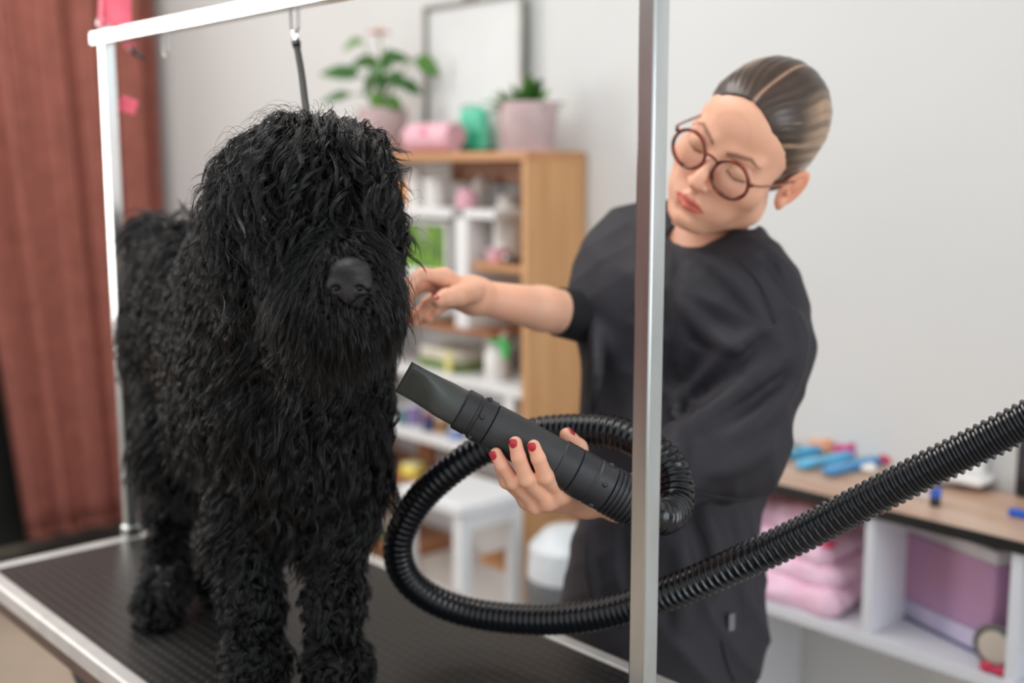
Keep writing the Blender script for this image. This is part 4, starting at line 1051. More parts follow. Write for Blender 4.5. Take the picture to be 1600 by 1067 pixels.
def grow(name, N, kids, steps, select, length, flow, grav, curl, wave, spread, rad, label=None, lift=0.004, noise=0.25):
    p, n_ = sample(N)
    n0 = len(p)
    keep = select(p, n_); p = p[keep]; n_ = n_[keep]
    L = length(p, n_) * frs.uniform(0.75, 1.2, len(p))
    F0 = flow(p, n_)
    g = grav(p, n_) if callable(grav) else grav
    d = n_ * 0.55 + F0 + frs.normal(0, noise, p.shape); d /= np.linalg.norm(d, axis=1)[:, None]
    path = [p - n_ * 0.002]; x = p.copy(); st = (L / steps)[:, None]
    G = np.array([0, 0, -1.0])
    for i in range(steps):
        d = d + (F0 * 0.25 + G * (g if np.isscalar(g) else g[:, None]))
        d += frs.normal(0, 0.05, d.shape)
        d /= np.linalg.norm(d, axis=1)[:, None]
        x = x + d * st
        sd, gr = DG.grad(x)
        lim = lift + 0.010 * (i / steps)
        push = np.clip(lim - sd, 0, 0.02)[:, None]
        x = x + gr * push
        x[:, 2] = np.maximum(x[:, 2], TT + 0.003)
        path.append(x.copy())
    path = np.stack(path, 1)                                  # lock, point, xyz
    m_, k_ = path.shape[0], path.shape[1]
    T = path[:, -1] - path[:, 0]; T /= np.linalg.norm(T, axis=1)[:, None] + 1e-9
    A = np.cross(T, frs.normal(size=T.shape)); A /= np.linalg.norm(A, axis=1)[:, None] + 1e-9
    B = np.cross(T, A)
    s_ = np.linspace(0, 1, k_)
    ph = frs.uniform(0, 6.28, (m_, 1)); om = 2 * math.pi * (L[:, None] / wave) * frs.uniform(0.6, 1.3, (m_, 1))
    amp = (curl * frs.uniform(0.3, 1.4, (m_, 1))) * np.minimum(1, s_ * 2.2)
    cx_ = amp * (np.cos(om * s_ + ph)); cy_ = amp * 0.8 * np.sin(om * s_ + ph)
    lock = path + cx_[..., None] * A[:, None] + cy_[..., None] * B[:, None]
    # strands of each lock converge towards the tip
    o1 = frs.normal(size=(m_, kids, 1)); o2 = frs.normal(size=(m_, kids, 1))
    conv = (1 - 0.86 * s_ ** 0.7)
    stray = frs.normal(size=(m_, kids, 1)) * 0.12
    off = spread * ((o1 * conv + stray * s_)[..., None] * A[:, None, None] + (o2 * conv)[..., None] * B[:, None, None])
    cut = frs.uniform(0.7, 1.0, (m_, kids))
    pts = lock[:, None] + off
    # shorten some strands by resampling along the lock
    sk = cut[..., None] * (k_ - 1) * s_
    i0 = np.minimum(sk.astype(int), k_ - 2); fr = (sk - i0)[..., None]
    mi, ki = np.ogrid[:m_, :kids]
    pts = pts[mi[..., None], ki[..., None], i0] * (1 - fr) + pts[mi[..., None], ki[..., None], i0 + 1] * fr
    n_c = m_ * kids
    cu = bpy.data.hair_curves.new(name); cu.add_curves([k_] * n_c)
    cu.attributes['position'].data.foreach_set('vector', pts.reshape(-1, 3).astype(np.float32).ravel())
    r = cu.attributes.get('radius') or cu.attributes.new('radius', 'FLOAT', 'POINT')
    rr = np.tile(rad * (1 - 0.8 * s_ ** 1.5), n_c)
    r.data.foreach_set('value', rr.astype(np.float32))
    cu.materials.append(M_fur)
    o = bpy.data.objects.new(name, cu); COL.objects.link(o); o.parent = dog; o['kind'] = 'stuff'
    if label: o['label'] = label
    return o
HEADC = hc
def is_head(p): 
    return (np.linalg.norm((p - HEADC) / [0.135, 0.115, 0.125], axis=1) < 1) | is_muzzle(p)
MZ = dogP(528, 440, 1.20)
def is_muzzle(p): return (np.linalg.norm((p - MZ) / [0.082, 0.075, 0.095], axis=1) < 1) & (p[:, 1] < 1.275)
def sel_body(p, n_): return ~is_head(p)
def sel_crown(p, n_): return is_head(p) & ~is_muzzle(p)
def sel_muz(p, n_): return is_muzzle(p) & (np.linalg.norm((p - NS) / [0.024, 0.03, 0.022], axis=1) > 1)
def len_body(p, n_):
    h = p[:, 2] - TT
    L = np.where(h < 0.04, 0.014, np.where(h < 0.20, 0.024, np.where(h < 0.36, 0.074, 0.064)))
    return np.where((n_[:, 2] < -0.2) & (h > 0.25), L * 1.3, L)
def flow_body(p, n_):
    f = np.tile(np.array([-0.25, 0.25, -0.75]), (len(p), 1))
    f = f - n_ * (f * n_).sum(1)[:, None]
    f[:, 0] += 0.35 * np.sin(p[:, 2] * 31 + p[:, 1] * 17); f[:, 2] += 0.2 * np.sin(p[:, 0] * 40 + p[:, 1] * 23)
    return f * 0.9
CROWN = dogP(470, 205, 1.33)
def flow_crown(p, n_):
    f = p - CROWN; f /= np.linalg.norm(f, axis=1)[:, None] + 1e-6
    f = f - n_ * (f * n_).sum(1)[:, None]
    sw = np.sin(p[:, 0] * 60 + p[:, 1] * 35) * 0.5
    return f * 0.8 + np.stack([sw * 0.5, -0.25 + 0 * sw, sw * 0.15], 1)
BR = dogP(525, 375, 1.20)
def flow_muz(p, n_):
    f = (p - BR) * [1.6, 0.6, 1.0]; f /= np.linalg.norm(f, axis=1)[:, None] + 1e-6
    f = f - n_ * (f * n_).sum(1)[:, None]
    return f * 1.0 + [0, 0, -0.25]
def len_muz(p, n_):
    d = np.linalg.norm((p - NS), axis=1)
    return np.clip(0.015 + (d - 0.024) * 0.75, 0.015, 0.046)
grow('fur_coat', 15000, 15, 10, sel_body, len_body, flow_body, 0.26, 0.0062, 0.055, 0.0042, 0.00040)
grow('fur_head', 15000, 14, 12, sel_crown, lambda p, n_: np.where(p[:, 2] > HEADC[2] - 0.01, 0.082, 0.060), flow_crown, 0.17, 0.0078, 0.056, 0.0036, 0.00036, lift=0.007, noise=0.3)
grow('fur_muzzle', 26000, 9, 9, sel_muz, len_muz, flow_muz, 0.16, 0.0026, 0.06, 0.0022, 0.00026, lift=0.003)
grow('fur_whisker', 3500, 1, 9, sel_muz, lambda p, n_: 0.5 * len_muz(p, n_) + 0.022, flow_muz, 0.10, 0.006, 0.07, 0.0, 0.00030, lift=0.008, noise=0.35)
grow('fur_flyaway', 9000, 1, 9, sel_crown, lambda p, n_: 0.06 + 0 * p[:, 0], flow_crown, 0.10, 0.010, 0.05, 0.0, 0.00025, lift=0.014, noise=0.6)

# ------------------------------------------------------------------ the groomer
HR = np.array([[0.7021077, 0.60004521, 0.38339343], [-0.42763823, 0.7858303, -0.44676199], [-0.56935957, 0.14972135, 0.80833978]])
HT = np.array([0.31529476, 1.59429791, 1.47289464])
def H(x, y, z): return HR @ np.array([x, y, z]) + HT        # a point of the head (x her left, y back, z up; eyes at z = 0)
person = thing('person', 'woman in dark scrubs and round glasses leaning to the dog, holding the dryer', 'person', (0.27, 1.62, 0.0))
PO = np.array([0.27, 1.62, 0.0])
person_inv = -PO
M_skinp = mat('skin', (236, 178, 148), 0.48, var=0.03, scale=14, bump=0.05, bscale=500, sss=0.12, attr='tint')
M_hair = mat('hair', (88, 72, 62), 0.34, var=0.05, scale=40, attr='tint')
# --- head and neck in the head's own frame
HF = Field((-0.10, -0.135, -0.20), (0.10, 0.125, 0.15), 0.0019, pad=0.012)
HF.ell((0, 0.014, 0.042), (0.0715, 0.088, 0.080), 0)
HF.ell((0, -0.036, 0.012), (0.062, 0.055, 0.072), 0.02)
HF.ell((0, -0.052, 0.050), (0.054, 0.038, 0.040), 0.02)
HF.ell((0, -0.036, -0.050), (0.052, 0.052, 0.050), 0.025)
HF.ell((0, -0.062, -0.088), (0.026, 0.026, 0.020), 0.025)
HF.ell((0, -0.082, -0.098), (0.014, 0.011, 0.012), 0.018)
for sg in (-1, 1):
    HF.ell((sg * 0.043, -0.054, -0.026), (0.023, 0.026, 0.022), 0.03)
    HF.ell((sg * 0.050, -0.012, -0.060), (0.015, 0.024, 0.020), 0.025)
    HF.cap((sg * 0.052, -0.004, -0.072), (sg * 0.020, -0.066, -0.098), 0.010, 0.011, 0.02)
    HF.ell((sg * 0.026, -0.066, -0.064), (0.022, 0.020, 0.022), 0.02)
    HF.cap((sg * 0.014, -0.084, 0.019), (sg * 0.044, -0.072, 0.021), 0.007, 0.006, 0.014)
    HF.ell((sg * 0.033, -0.0985, -0.001), (0.0185, 0.014, 0.0105), 0.012, 'sub')
    HF.ell((sg * 0.0325, -0.0735, -0.001), (0.0145, 0.0135, 0.0130), 0.004)
    # lowered upper lid: a shell over the upper two thirds of the eye, ending in a lash edge
    HF.ell((sg * 0.0325, -0.0745, 0.0015), (0.0152, 0.0144, 0.0132), 0.003)
    HF.cap((sg * 0.021, -0.0865, -0.0062), (sg * 0.0325, -0.0915, -0.0085), 0.0009, 0.0011, 0.002, 'sub')
    HF.cap((sg * 0.0325, -0.0915, -0.0085), (sg * 0.0445, -0.0845, -0.0060), 0.0011, 0.0008, 0.002, 'sub')
# nose
HF.chain([(0, -0.083, 0.012), (0, -0.094, -0.008), (0, -0.1055, -0.027), (0, -0.1085, -0.034)], [0.0065, 0.0062, 0.0068, 0.0074], 0.010)
HF.ell((0, -0.1085, -0.036), (0.0088, 0.0088, 0.0075), 0.006)
for sg in (-1, 1):
    HF.ell((sg * 0.0105, -0.0985, -0.0375), (0.0062, 0.0085, 0.0062), 0.005)
    HF.ell((sg * 0.0058, -0.1010, -0.0435), (0.0030, 0.0044, 0.0022), 0.002, 'sub')
HF.cap((0, -0.098, -0.044), (0, -0.095, -0.056), 0.005, 0.004, 0.008)
HF.cap((0, -0.1015, -0.047), (0, -0.0995, -0.055), 0.0012, 0.0016, 0.004, 'sub')
# mouth
HF.ell((0, -0.082, -0.066), (0.024, 0.014, 0.018), 0.012)
HF.chain([(-0.022, -0.0850, -0.0680), (-0.007, -0.0955, -0.0625), (0.0, -0.0965, -0.0638), (0.007, -0.0955, -0.0625), (0.022, -0.0850, -0.0680)], [0.0016, 0.0042, 0.0038, 0.0042, 0.0016], 0.004)
HF.chain([(-0.018, -0.0865, -0.0715), (0.0, -0.0940, -0.0745), (0.018, -0.0865, -0.0715)], [0.0022, 0.0058, 0.0022], 0.004)
HF.chain([(-0.024, -0.0855, -0.0690), (-0.010, -0.0985, -0.0680), (0.0, -0.1010, -0.0690), (0.010, -0.0985, -0.0680), (0.024, -0.0855, -0.0690)], [0.0007, 0.0010, 0.0010, 0.0010, 0.0007], 0.0025, 'sub')
HF.cap((-0.010, -0.0955, -0.0835), (0.010, -0.0955, -0.0835), 0.003, 0.003, 0.008, 'sub')
# ears
for sg in (-1, 1):
    aM = np.array(Matrix.Rotation(-sg * 0.55, 3, 'Z') @ Matrix.Rotation(-0.25, 3, 'X'))
    e = np.array([sg * 0.0800, 0.008, -0.010])
    HF.ell(e, (0.0058, 0.0180, 0.031), 0.004, M=aM)
    HF.ell(e + aM @ np.array([sg * 0.0058, -0.001, 0.003]), (0.0050, 0.0120, 0.021), 0.003, 'sub', M=aM)
    HF.ell(e + aM @ np.array([sg * 0.0015, -0.001, 0.006]), (0.0035, 0.0065, 0.012), 0.003, M=aM)
    HF.ell(e + [0, -0.008, -0.024], (0.0055, 0.007, 0.009), 0.005)
    HF.ell(e + [sg * 0.001, -0.012, -0.004], (0.004, 0.004, 0.006), 0.003)
HF.cap((0, 0.018, -0.06), (0.0, 0.035, -0.20), 0.050, 0.052, 0.03)
hv, hq = HF.mesh(); hv = laplace(hv, hq, 1)
def sm(x, a, b): t = np.clip((x - a) / (b - a), 0, 1); return t * t * (3 - 2 * t)
def head_tint(v):
    c = np.ones((len(v), 3))
    def blend(mask, col):
        nonlocal c
        c = c * (1 - mask[:, None]) + np.array(col) * mask[:, None]
    x, y, z = np.abs(v[:, 0]), v[:, 1], v[:, 2]
    blend(np.exp(-(((x - 0.042) / 0.020) ** 2 + ((z + 0.034) / 0.017) ** 2)) * 0.45 * (y < -0.03), (1.02, 0.78, 0.76))
    blend(np.exp(-((x / 0.014) ** 2 + ((z + 0.036) / 0.013) ** 2)) * 0.4 * (y < -0.09), (1.0, 0.78, 0.76))
    # lips
    up = np.interp(x, [0, 0.007, 0.022, 0.026], [-0.0602, -0.0582, -0.0672, -0.069]); lo = np.interp(x, [0, 0.008, 0.020, 0.026], [-0.0805, -0.0795, -0.0735, -0.0695])
    blend(sm(z, lo - 0.0012, lo + 0.0008) * (1 - sm(z, up - 0.0008, up + 0.0012)) * (y < -0.080) * (x < 0.0255), (0.84, 0.40, 0.45))
    # lash line
    ln = np.interp(x, [0.018, 0.0325, 0.047], [-0.0050, -0.0085, -0.0052])
    blend(np.exp(-((z - ln) / 0.0013) ** 2) * (x > 0.0185) * (x < 0.0475) * (y < -0.066), (0.10, 0.07, 0.06))
    # eyebrows
    bl = np.interp(x, [0.012, 0.022, 0.040, 0.052], [0.0165, 0.0205, 0.0250, 0.0185]); th = np.interp(x, [0.012, 0.018, 0.040, 0.054], [0.0030, 0.0040, 0.0030, 0.0008])
    blend(np.exp(-((z - bl) / th) ** 4) * (x > 0.011) * (x < 0.054) * (y < -0.05) * 0.8, (0.22, 0.17, 0.15))
    blend(sm(x, 0.066, 0.078) * np.exp(-(((v[:, 1] - 0.012) / 0.022) ** 2)) * (np.abs(z + 0.008) < 0.04) * 0.6, (1.0, 0.66, 0.60))
    return c
htint = head_tint(hv)
hw = hv @ HR.T + HT
# --- torso, arms and hands under and outside the clothes
shL = P(1168, 462, 1.61); shR = P(994, 394, 1.75); elL = P(1148, 714, 1.53); wrL = P(966, 783, 1.375)
elR = P(925, 497, 1.70); wrR = P(742, 463, 1.585)
NB = H(0, 0.034, -0.15)
chestc = P(1078, 520, 1.69); waist = P(1045, 780, 1.71); hips = P(1030, 960, 1.70)
sx = (shL - shR); sx /= np.linalg.norm(sx)
up_ = (NB - hips); up_ /= np.linalg.norm(up_)
fw_ = np.cross(up_, sx); fw_ /= np.linalg.norm(fw_)          # forward or back, sign fixed below
if fw_[1] > 0: fw_ = -fw_
TM = np.stack([sx, np.cross(fw_, sx) if False else fw_, np.cross(sx, fw_)], 1)
def body_field(F, grow_=0.0, arms=True):
    g = grow_
    F.ell(chestc, (0.135 + g, 0.088 + g, 0.15 + g), 0.0, M=TM)
    F.ell(waist, (0.118 + g, 0.085 + g, 0.17 + g), 0.06, M=TM)
    F.ell(hips, (0.150 + g, 0.108 + g, 0.15 + g), 0.06, M=TM)
    F.cap(shR, shL, 0.046 + g, 0.046 + g, 0.05)
    return F
BF = Field((-0.02, 1.25, 0.55), (0.62, 1.95, 1.50), 0.006, pad=0.02)
body_field(BF)
BF.cap(NB, (shL + shR) / 2 + [0, 0, -0.02], 0.050, 0.06, 0.05)
BF.cap(NB, NB + (NB - H(0, 0.034, -0.2)) * -0.2, 0.05, 0.05, 0.03)
BF.cap(shL, elL, 0.046, 0.037, 0.03); BF.cap(elL, wrL + (elL - wrL) * 0.25, 0.036, 0.027, 0.015)
BF.cap(shR, elR, 0.044, 0.036, 0.03)
BF.cap(elR, wrR + (elR - wrR) * 0.45, 0.036, 0.030, 0.015)
bv, bq = BF.mesh(); bv = laplace(bv, bq, 2)

FR = {}
def finger(F, pts, r0, r1, k=0.003):
    n = len(pts); rs = np.linspace(r0, r1, n)
    F.chain([np.array(p) for p in pts], rs, k)
# left hand on the dryer
LH = Field((-0.05, 1.15, 1.02), (0.28, 1.50, 1.30), 0.0017, pad=0.012)
iL = [P(877, 768, 1.268), P(852, 744, 1.238), P(841, 716, 1.229), P(834, 697, 1.229)]
mL = [P(856, 782, 1.268), P(823, 748, 1.235), P(810, 714, 1.227), P(805, 692, 1.227)]
rL = [P(837, 788, 1.276), P(802, 752, 1.245), P(784, 726, 1.236), P(775, 709, 1.236)]
pL = [P(824, 782, 1.295), P(792, 752, 1.266), P(783, 732, 1.257), P(778, 716, 1.256)]
wL2 = P(915, 778, 1.335)
for pts, r0, r1 in ((iL, 0.0095, 0.0072), (mL, 0.0095, 0.0074), (rL, 0.0088, 0.0070), (pL, 0.0078, 0.0062)):
    finger(LH, pts, r0, r1, 0.0025)
    LH.ell(pts[1], (0.0084,) * 3, 0.004)
    LH.cap(pts[0], wL2, 0.0090, 0.014, 0.013)
tL = [P(918, 765, 1.345), P(912, 735, 1.345), P(903, 700, 1.334), P(886, 680, 1.318)]
finger(LH, tL, 0.0135, 0.0088, 0.006)
LH.cap(iL[0], tL[0], 0.010, 0.013, 0.015)
LH.cap(wL2, wrL, 0.0195, 0.0225, 0.02)
LH.cap(wrL, wrL + (elL - wrL) * 0.45, 0.024, 0.030, 0.01)
lv, lq = LH.mesh(); lv = laplace(lv, lq, 1)
# right hand reaching behind the dog's head
RH = Field((-0.20, 1.42, 1.16), (0.14, 1.78, 1.38), 0.0019, pad=0.012)
wr = wrR
hb = P(722, 452, 1.565)
iR = [P(694, 434, 1.540), P(660, 428, 1.520), P(640, 442, 1.512), P(634, 466, 1.510)]
mR = [P(690, 444, 1.555), P(656, 446, 1.545), P(636, 466, 1.545), P(634, 486, 1.548)]
rR = [P(692, 458, 1.572), P(668, 474, 1.562), P(655, 490, 1.562), P(648, 502, 1.565)]
pR = [P(698, 468, 1.588), P(680, 486, 1.580), P(668, 496, 1.580), P(656, 500, 1.585)]
for pts, r0, r1 in ((iR, 0.0098, 0.0075), (mR, 0.0098, 0.0076), (rR, 0.0092, 0.0072), (pR, 0.0082, 0.0064)):
    finger(RH, pts, r0, r1, 0.003); RH.cap(pts[0], wr + (hb - wr) * 0.3, 0.0105, 0.0155, 0.016)
tR = [P(738, 455, 1.550), P(715, 462, 1.522), P(697, 465, 1.508), P(684, 470, 1.500)]
finger(RH, tR, 0.0150, 0.0085, 0.008)
RH.cap(wr + (hb - wr) * 0.3, wr, 0.019, 0.0225, 0.02)
RH.cap(wr, wr + (elR - wr) * 0.55, 0.0225, 0.031, 0.01)
RH.cap(wr + (elR - wr) * 0.55, elR, 0.031, 0.034, 0.01)
rv, rq = RH.mesh(); rv = laplace(rv, rq, 1)
def hand_tint(v, tips, knuckles):
    c = np.ones((len(v), 3))
    for t in tips:
        w_ = np.exp(-(np.linalg.norm(v - t, axis=1) / 0.014) ** 2)[:, None] * 0.35; c = c * (1 - w_) + np.array([1.02, 0.78, 0.74]) * w_
    for t in knuckles:
        w_ = np.exp(-(np.linalg.norm(v - t, axis=1) / 0.009) ** 2)[:, None] * 0.4; c = c * (1 - w_) + np.array([1.02, 0.80, 0.78]) * w_
    return c
V = [hw, bv, lv, rv]; Qs = [hq, bq, lq, rq]; off = 0; QQ = []
for v, q in zip(V, Qs): QQ.append(q + off); off += len(v)
col = np.concatenate([htint, np.ones((len(bv), 3)), hand_tint(lv, [iL[3], mL[3], rL[3], pL[3], tL[3]], [iL[0], mL[0], rL[0]]), hand_tint(rv, [iR[3], mR[3], rR[3], tR[3]], [iR[1], mR[1]])])
mesh_object('body', np.concatenate(V) - PO, np.concatenate(QQ), M_skinp, person, color=col)
body = bpy.data.objects['body']
# nails
M_nail = mat('nail_red', (186, 16, 46), 0.15, coat=0.6)
def nail(tip, prev, view, w=0.0056, l=0.0080, r=0.0072):
    tip = np.array(tip); a = tip - np.array(prev); a /= np.linalg.norm(a)
    n_ = np.array(view, float); n_ = n_ - a * (n_ @ a); n_ /= np.linalg.norm(n_); s_ = np.cross(a, n_)
    v = []; f = []
    nu, nvv = 8, 8
    for i in range(nu + 1):
        u = -1 + 2 * i / nu
        wv = w * (1 - 0.25 * max(0, -u)) * math.sqrt(max(0.02, 1 - abs(u) ** 3.5))
        for j in range(nvv + 1):
            t = -1 + 2 * j / nvv
            rr = r + 0.0007 - 0.0009 * max(0, u)
            an = t * wv / rr
            v.append(tip + a * (0.0015 + l * 0.5 * u * 1.25) + n_ * rr * math.cos(an) + s_ * rr * math.sin(an))
    for i in range(nu):
        for j in range(nvv): f.append((i * (nvv + 1) + j, i * (nvv + 1) + j + 1, (i + 1) * (nvv + 1) + j + 1, (i + 1) * (nvv + 1) + j))
    o = MB().add(np.array(v) - PO, f).build('nail', M_nail, body, label='glossy crimson nail')
    m_ = o.modifiers.new('thickness', 'SOLIDIFY'); m_.thickness = 0.0006
tocam = lambda p: np.array([0, 0, CAM_Z]) - p
for pts, vv in ((iL, (-0.45, -1, 0.25)), (mL, (-0.45, -1, 0.25)), (rL, (-0.75, -1, 0.1)), (pL, (-0.8, -0.8, 0.0))): nail(pts[3], pts[2], vv)
nail(tL[3], tL[2], (0.55, -0.4, 0.95), w=0.006, l=0.010, r=0.0082)
nail(tR[3], tR[2], (-0.6, -0.8, 0.5), w=0.006, l=0.009, r=0.0080)
nail(rR[3], rR[2], (-0.9, -0.3, 0.2)); nail(iR[3], iR[2], (-1, -0.4, 0))

# --- hair: slicked back from a centre part, blond strands at the sides, low bun
GF = Field((-0.10, -0.115, -0.11), (0.10, 0.165, 0.16), 0.0015, pad=0.012)
GF.ell((0, 0.016, 0.044), (0.0775, 0.092, 0.0855), 0)
GF.ell((0, -0.040, 0.062), (0.058, 0.045, 0.040), 0.025)
GF.ell((0, 0.055, -0.01), (0.062, 0.045, 0.055), 0.03)
# hairline: in front only above a line that runs from the forehead to the ear
g_ax = [GF.lo[i] + GF.h * np.arange(GF.n[i]) for i in range(3)]
gx, gy, gz = np.meshgrid(*g_ax, indexing='ij')
ax_ = np.abs(gx)
front = np.interp(ax_, [0, 0.015, 0.035, 0.055, 0.068, 0.08], [0.080, 0.078, 0.069, 0.050, 0.026, -0.002])
hl = (gz - front) * 0.72 + (gy + 0.072) * 0.69 * 1.0
low = np.interp(gy, [-0.08, 0.00, 0.02, 0.05, 0.11], [-1, 0.006, 0.012, -0.050, -0.055])
hl2 = np.minimum(hl, gz - low)
GF.F = np.maximum(GF.F, (-hl2 * 0.9).astype(np.float32))
# part groove and combed ridges, running from the part backwards to the nape
GF.F += (0.0016 * np.exp(-(ax_ / 0.0028) ** 2) * (gy < 0.075) * (gz > 0.03)).astype(np.float32)
phi = np.arctan2(ax_ + 0.01, (gz + 0.06) + 0.35 * gy) 
ridge = np.sin(phi * 95 + 2.2 * np.sin(gy * 50) + 1.7 * np.sin(gz * 37)) * 0.00032 + np.sin(phi * 41 + 1.5 * np.sin(gy * 33)) * 0.0003
GF.F += (ridge * (ax_ > 0.003) * np.clip(hl2 / 0.03, 0, 1)).astype(np.float32)
gv, gq = GF.mesh()
X, Y_, Z_ = gv.T; aX = np.abs(X)
phi = np.arctan2(aX + 0.01, (Z_ + 0.06) + 0.35 * Y_)
st_ = 0.5 + 0.5 * np.sin(phi * 70 + 1.6 * np.sin(Y_ * 50) + 1.2 * np.sin(Z_ * 37) + X * 20)
st2 = 0.5 + 0.5 * np.sin(phi * 31 + 1.2 * np.sin(Y_ * 33) + 2)
blond = sm(Y_, -0.040, 0.01) * sm(aX, 0.036, 0.056) * (0.35 + 0.65 * sm(st_ * 0.6 + st2 * 0.5, 0.25, 0.6))
blond = blond ** 0.8
blond = np.maximum(blond, sm(st_ * 0.5 + st2 * 0.5, 0.72, 0.85) * sm(aX, 0.05, 0.06) * 0.8)
base_c = np.array([0.55, 0.52, 0.50]) + 0.25 * st_[:, None] * 0.6
cH = base_c * (1 - blond[:, None]) + np.array([4.0, 3.9, 3.3]) * blond[:, None]
part = np.exp(-(X / 0.0019) ** 2) * (Y_ < 0.06) * (Z_ > 0.04)
cH = cH * (1 - part[:, None]) + np.array([4.6, 4.0, 3.6]) * part[:, None]
side_dark = np.exp(-(((Y_ + 0.008) / 0.024) ** 2 + ((Z_ - 0.014) / 0.022) ** 2)) * (aX > 0.05)
cH = cH * (1 - 0.8 * side_dark[:, None]) + 0.35 * 0.8 * side_dark[:, None]
hair = mesh_object('hair', gv @ HR.T + HT - PO, gq, M_hair, person, color=cH, label='slicked-back brown hair with blond strands and a centre part')
UF = Field((-0.05, 0.07, -0.08), (0.05, 0.17, 0.02), 0.002, pad=0.01)
UF.ell((0, 0.118, -0.028), (0.034, 0.030, 0.032), 0)
th_g = [UF.lo[i] + UF.h * np.arange(UF.n[i]) for i in range(3)]
ux, uy, uz = np.meshgrid(*th_g, indexing='ij')
UF.F += (0.0014 * np.sin(np.arctan2(uz + 0.028, ux) * 3 + 900 * 0.12 * np.hypot(ux, uz + 0.028) * 2)).astype(np.float32)
uv, uq = UF.mesh()
mesh_object('bun', uv @ HR.T + HT - PO, uq, M_hair, hair, color=np.ones((len(uv), 3)) * 1.2)

# --- scrubs: tunic with wide short sleeves, stand-up neckband, undershirt cuff, trousers
def folds(seed, amp=0.004):
    def fn(p):
        q = p.copy()
        w_ = wob(p, 9, seed) * 0.8
        a = (q @ np.array([0.75, 0.25, 0.62])) * 48 + w_ * 2.6
        b_ = (q @ np.array([-0.35, 0.5, 0.78])) * 70 + wob(p, 12, seed + 1) * 2.0
        m1 = 0.5 + 0.5 * np.tanh(wob(p, 11, seed + 2) * 1.5)
        return amp * m1 * (1 - np.abs(np.sin(a))) ** 1.5 * 1.3 + amp * 0.6 * (1 - m1) * (1 - np.abs(np.sin(b_))) ** 2 + 0.0012 * wob(p, 60, seed + 3)
    return fn
M_scrub = mat('scrub_cloth', (38, 36, 43), 0.72, var=0.05, scale=5, bump=0.12, bscale=260)
TFd = Field((-0.02, 1.25, 0.60), (0.66, 1.98, 1.47), 0.0048, pad=0.03)
body_field(TFd, 0.017)
TFd.cap(P(1060, 700, 1.66), P(1035, 1010, 1.655), 0.105, 0.128, 0.05)
TFd.cap(P(1110, 470, 1.66), P(1118, 690, 1.68), 0.088, 0.082, 0.04)
# neck yoke
TFd.cap(NB + [0, 0.01, -0.05], (shL + shR) / 2, 0.055, 0.065, 0.04)
TFd.cap(P(1140, 388, 1.655), shL + [-0.02, 0, 0.0], 0.040, 0.052, 0.04)
TFd.cap(P(1040, 370, 1.72), shR + [0.01, 0, 0.0], 0.044, 0.052, 0.04)
# left sleeve, a wide cone that opens above the elbow
slv_e = P(1032, 740, 1.46)
TFd.cap(shL, P(1192, 545, 1.575), 0.060, 0.064, 0.05)
TFd.cap(P(1192, 545, 1.575), P(1150, 700, 1.535), 0.064, 0.064, 0.02)
TFd.cap(P(1150, 700, 1.535), slv_e, 0.062, 0.050, 0.03)
# right sleeve
TFd.cap(shR, P(955, 440, 1.72), 0.056, 0.052, 0.04)
TFd.cap(P(958, 420, 1.73), P(945, 480, 1.71), 0.050, 0.048, 0.03)
TFd.disp(folds(3, 0.0055))
def surf(F, px, py, inn=0.0):
    ys = np.arange(1.36, 1.95, 0.0025)
    p = np.array([P(px, py, y) for y in ys])
    i = np.round((p - F.lo) / F.h).astype(int); ok = ((i >= 0) & (i < F.n)).all(1)
    f = np.where(ok, F.F[tuple(np.clip(i, 0, F.n - 1).T)], 0.1)
    k = np.argmax(f < 0)
    return P(px, py, (ys[k] if f[k] < 0 else 1.6) + inn)
creases = [([(1212, 505), (1165, 540), (1110, 585), (1060, 632)], 0.010, 0), ([(1225, 560), (1170, 600), (1110, 640), (1062, 680)], 0.009, 0),
    ([(1238, 600), (1195, 650), (1140, 690)], 0.008, 0), ([(1208, 520), (1150, 566), (1085, 620)], 0.006, 1), ([(1222, 590), (1150, 645), (1095, 672)], 0.005, 1),
    ([(1205, 690), (1160, 722), (1110, 742)], 0.007, 0), ([(1075, 420), (1068, 500), (1062, 580)], 0.007, 0), ([(1100, 400), (1150, 440), (1195, 500)], 0.006, 0),
    ([(1062, 470), (1110, 520), (1150, 545)], 0.008, 0), ([(955, 430), (960, 520), (950, 600)], 0.008, 0), ([(985, 420), (980, 520), (985, 620)], 0.006, 1),
    ([(930, 500), (935, 580), (925, 650)], 0.006, 0), ([(1100, 800), (1115, 860), (1108, 930)], 0.008, 0), ([(1060, 830), (1070, 900), (1060, 980)], 0.008, 0),
    ([(1150, 800), (1160, 880), (1165, 960)], 0.007, 0), ([(930, 800), (925, 870), (935, 960)], 0.008, 0), ([(970, 790), (975, 860), (985, 940)], 0.006, 1),
    ([(1235, 480), (1250, 530), (1240, 600)], 0.006, 0), ([(1190, 400), (1222, 440), (1245, 480)], 0.005, 1), ([(1055, 640), (1060, 700), (1055, 760)], 0.008, 0)]
for pts_, r_, dn_ in creases:
    q_ = spline([surf(TFd, *p) for p in pts_], 9)
    rr_ = r_ * np.sin(np.linspace(0.35, math.pi - 0.35, 9))
    if dn_: TFd.chain(list(q_ - [0, 0.001, 0]), rr_ * 0.8, 0.012, 'sub')
    else: TFd.chain(list(q_ + [0, 0.001, 0]), rr_, 0.016)
# deep fold from the armpit to the inner sleeve hem
TFd.cap(P(1218, 505, 1.47), P(1140, 575, 1.47), 0.006, 0.009, 0.02, 'sub')
TFd.cap(P(1140, 575, 1.50), P(1040, 665, 1.52), 0.009, 0.012, 0.02, 'sub')
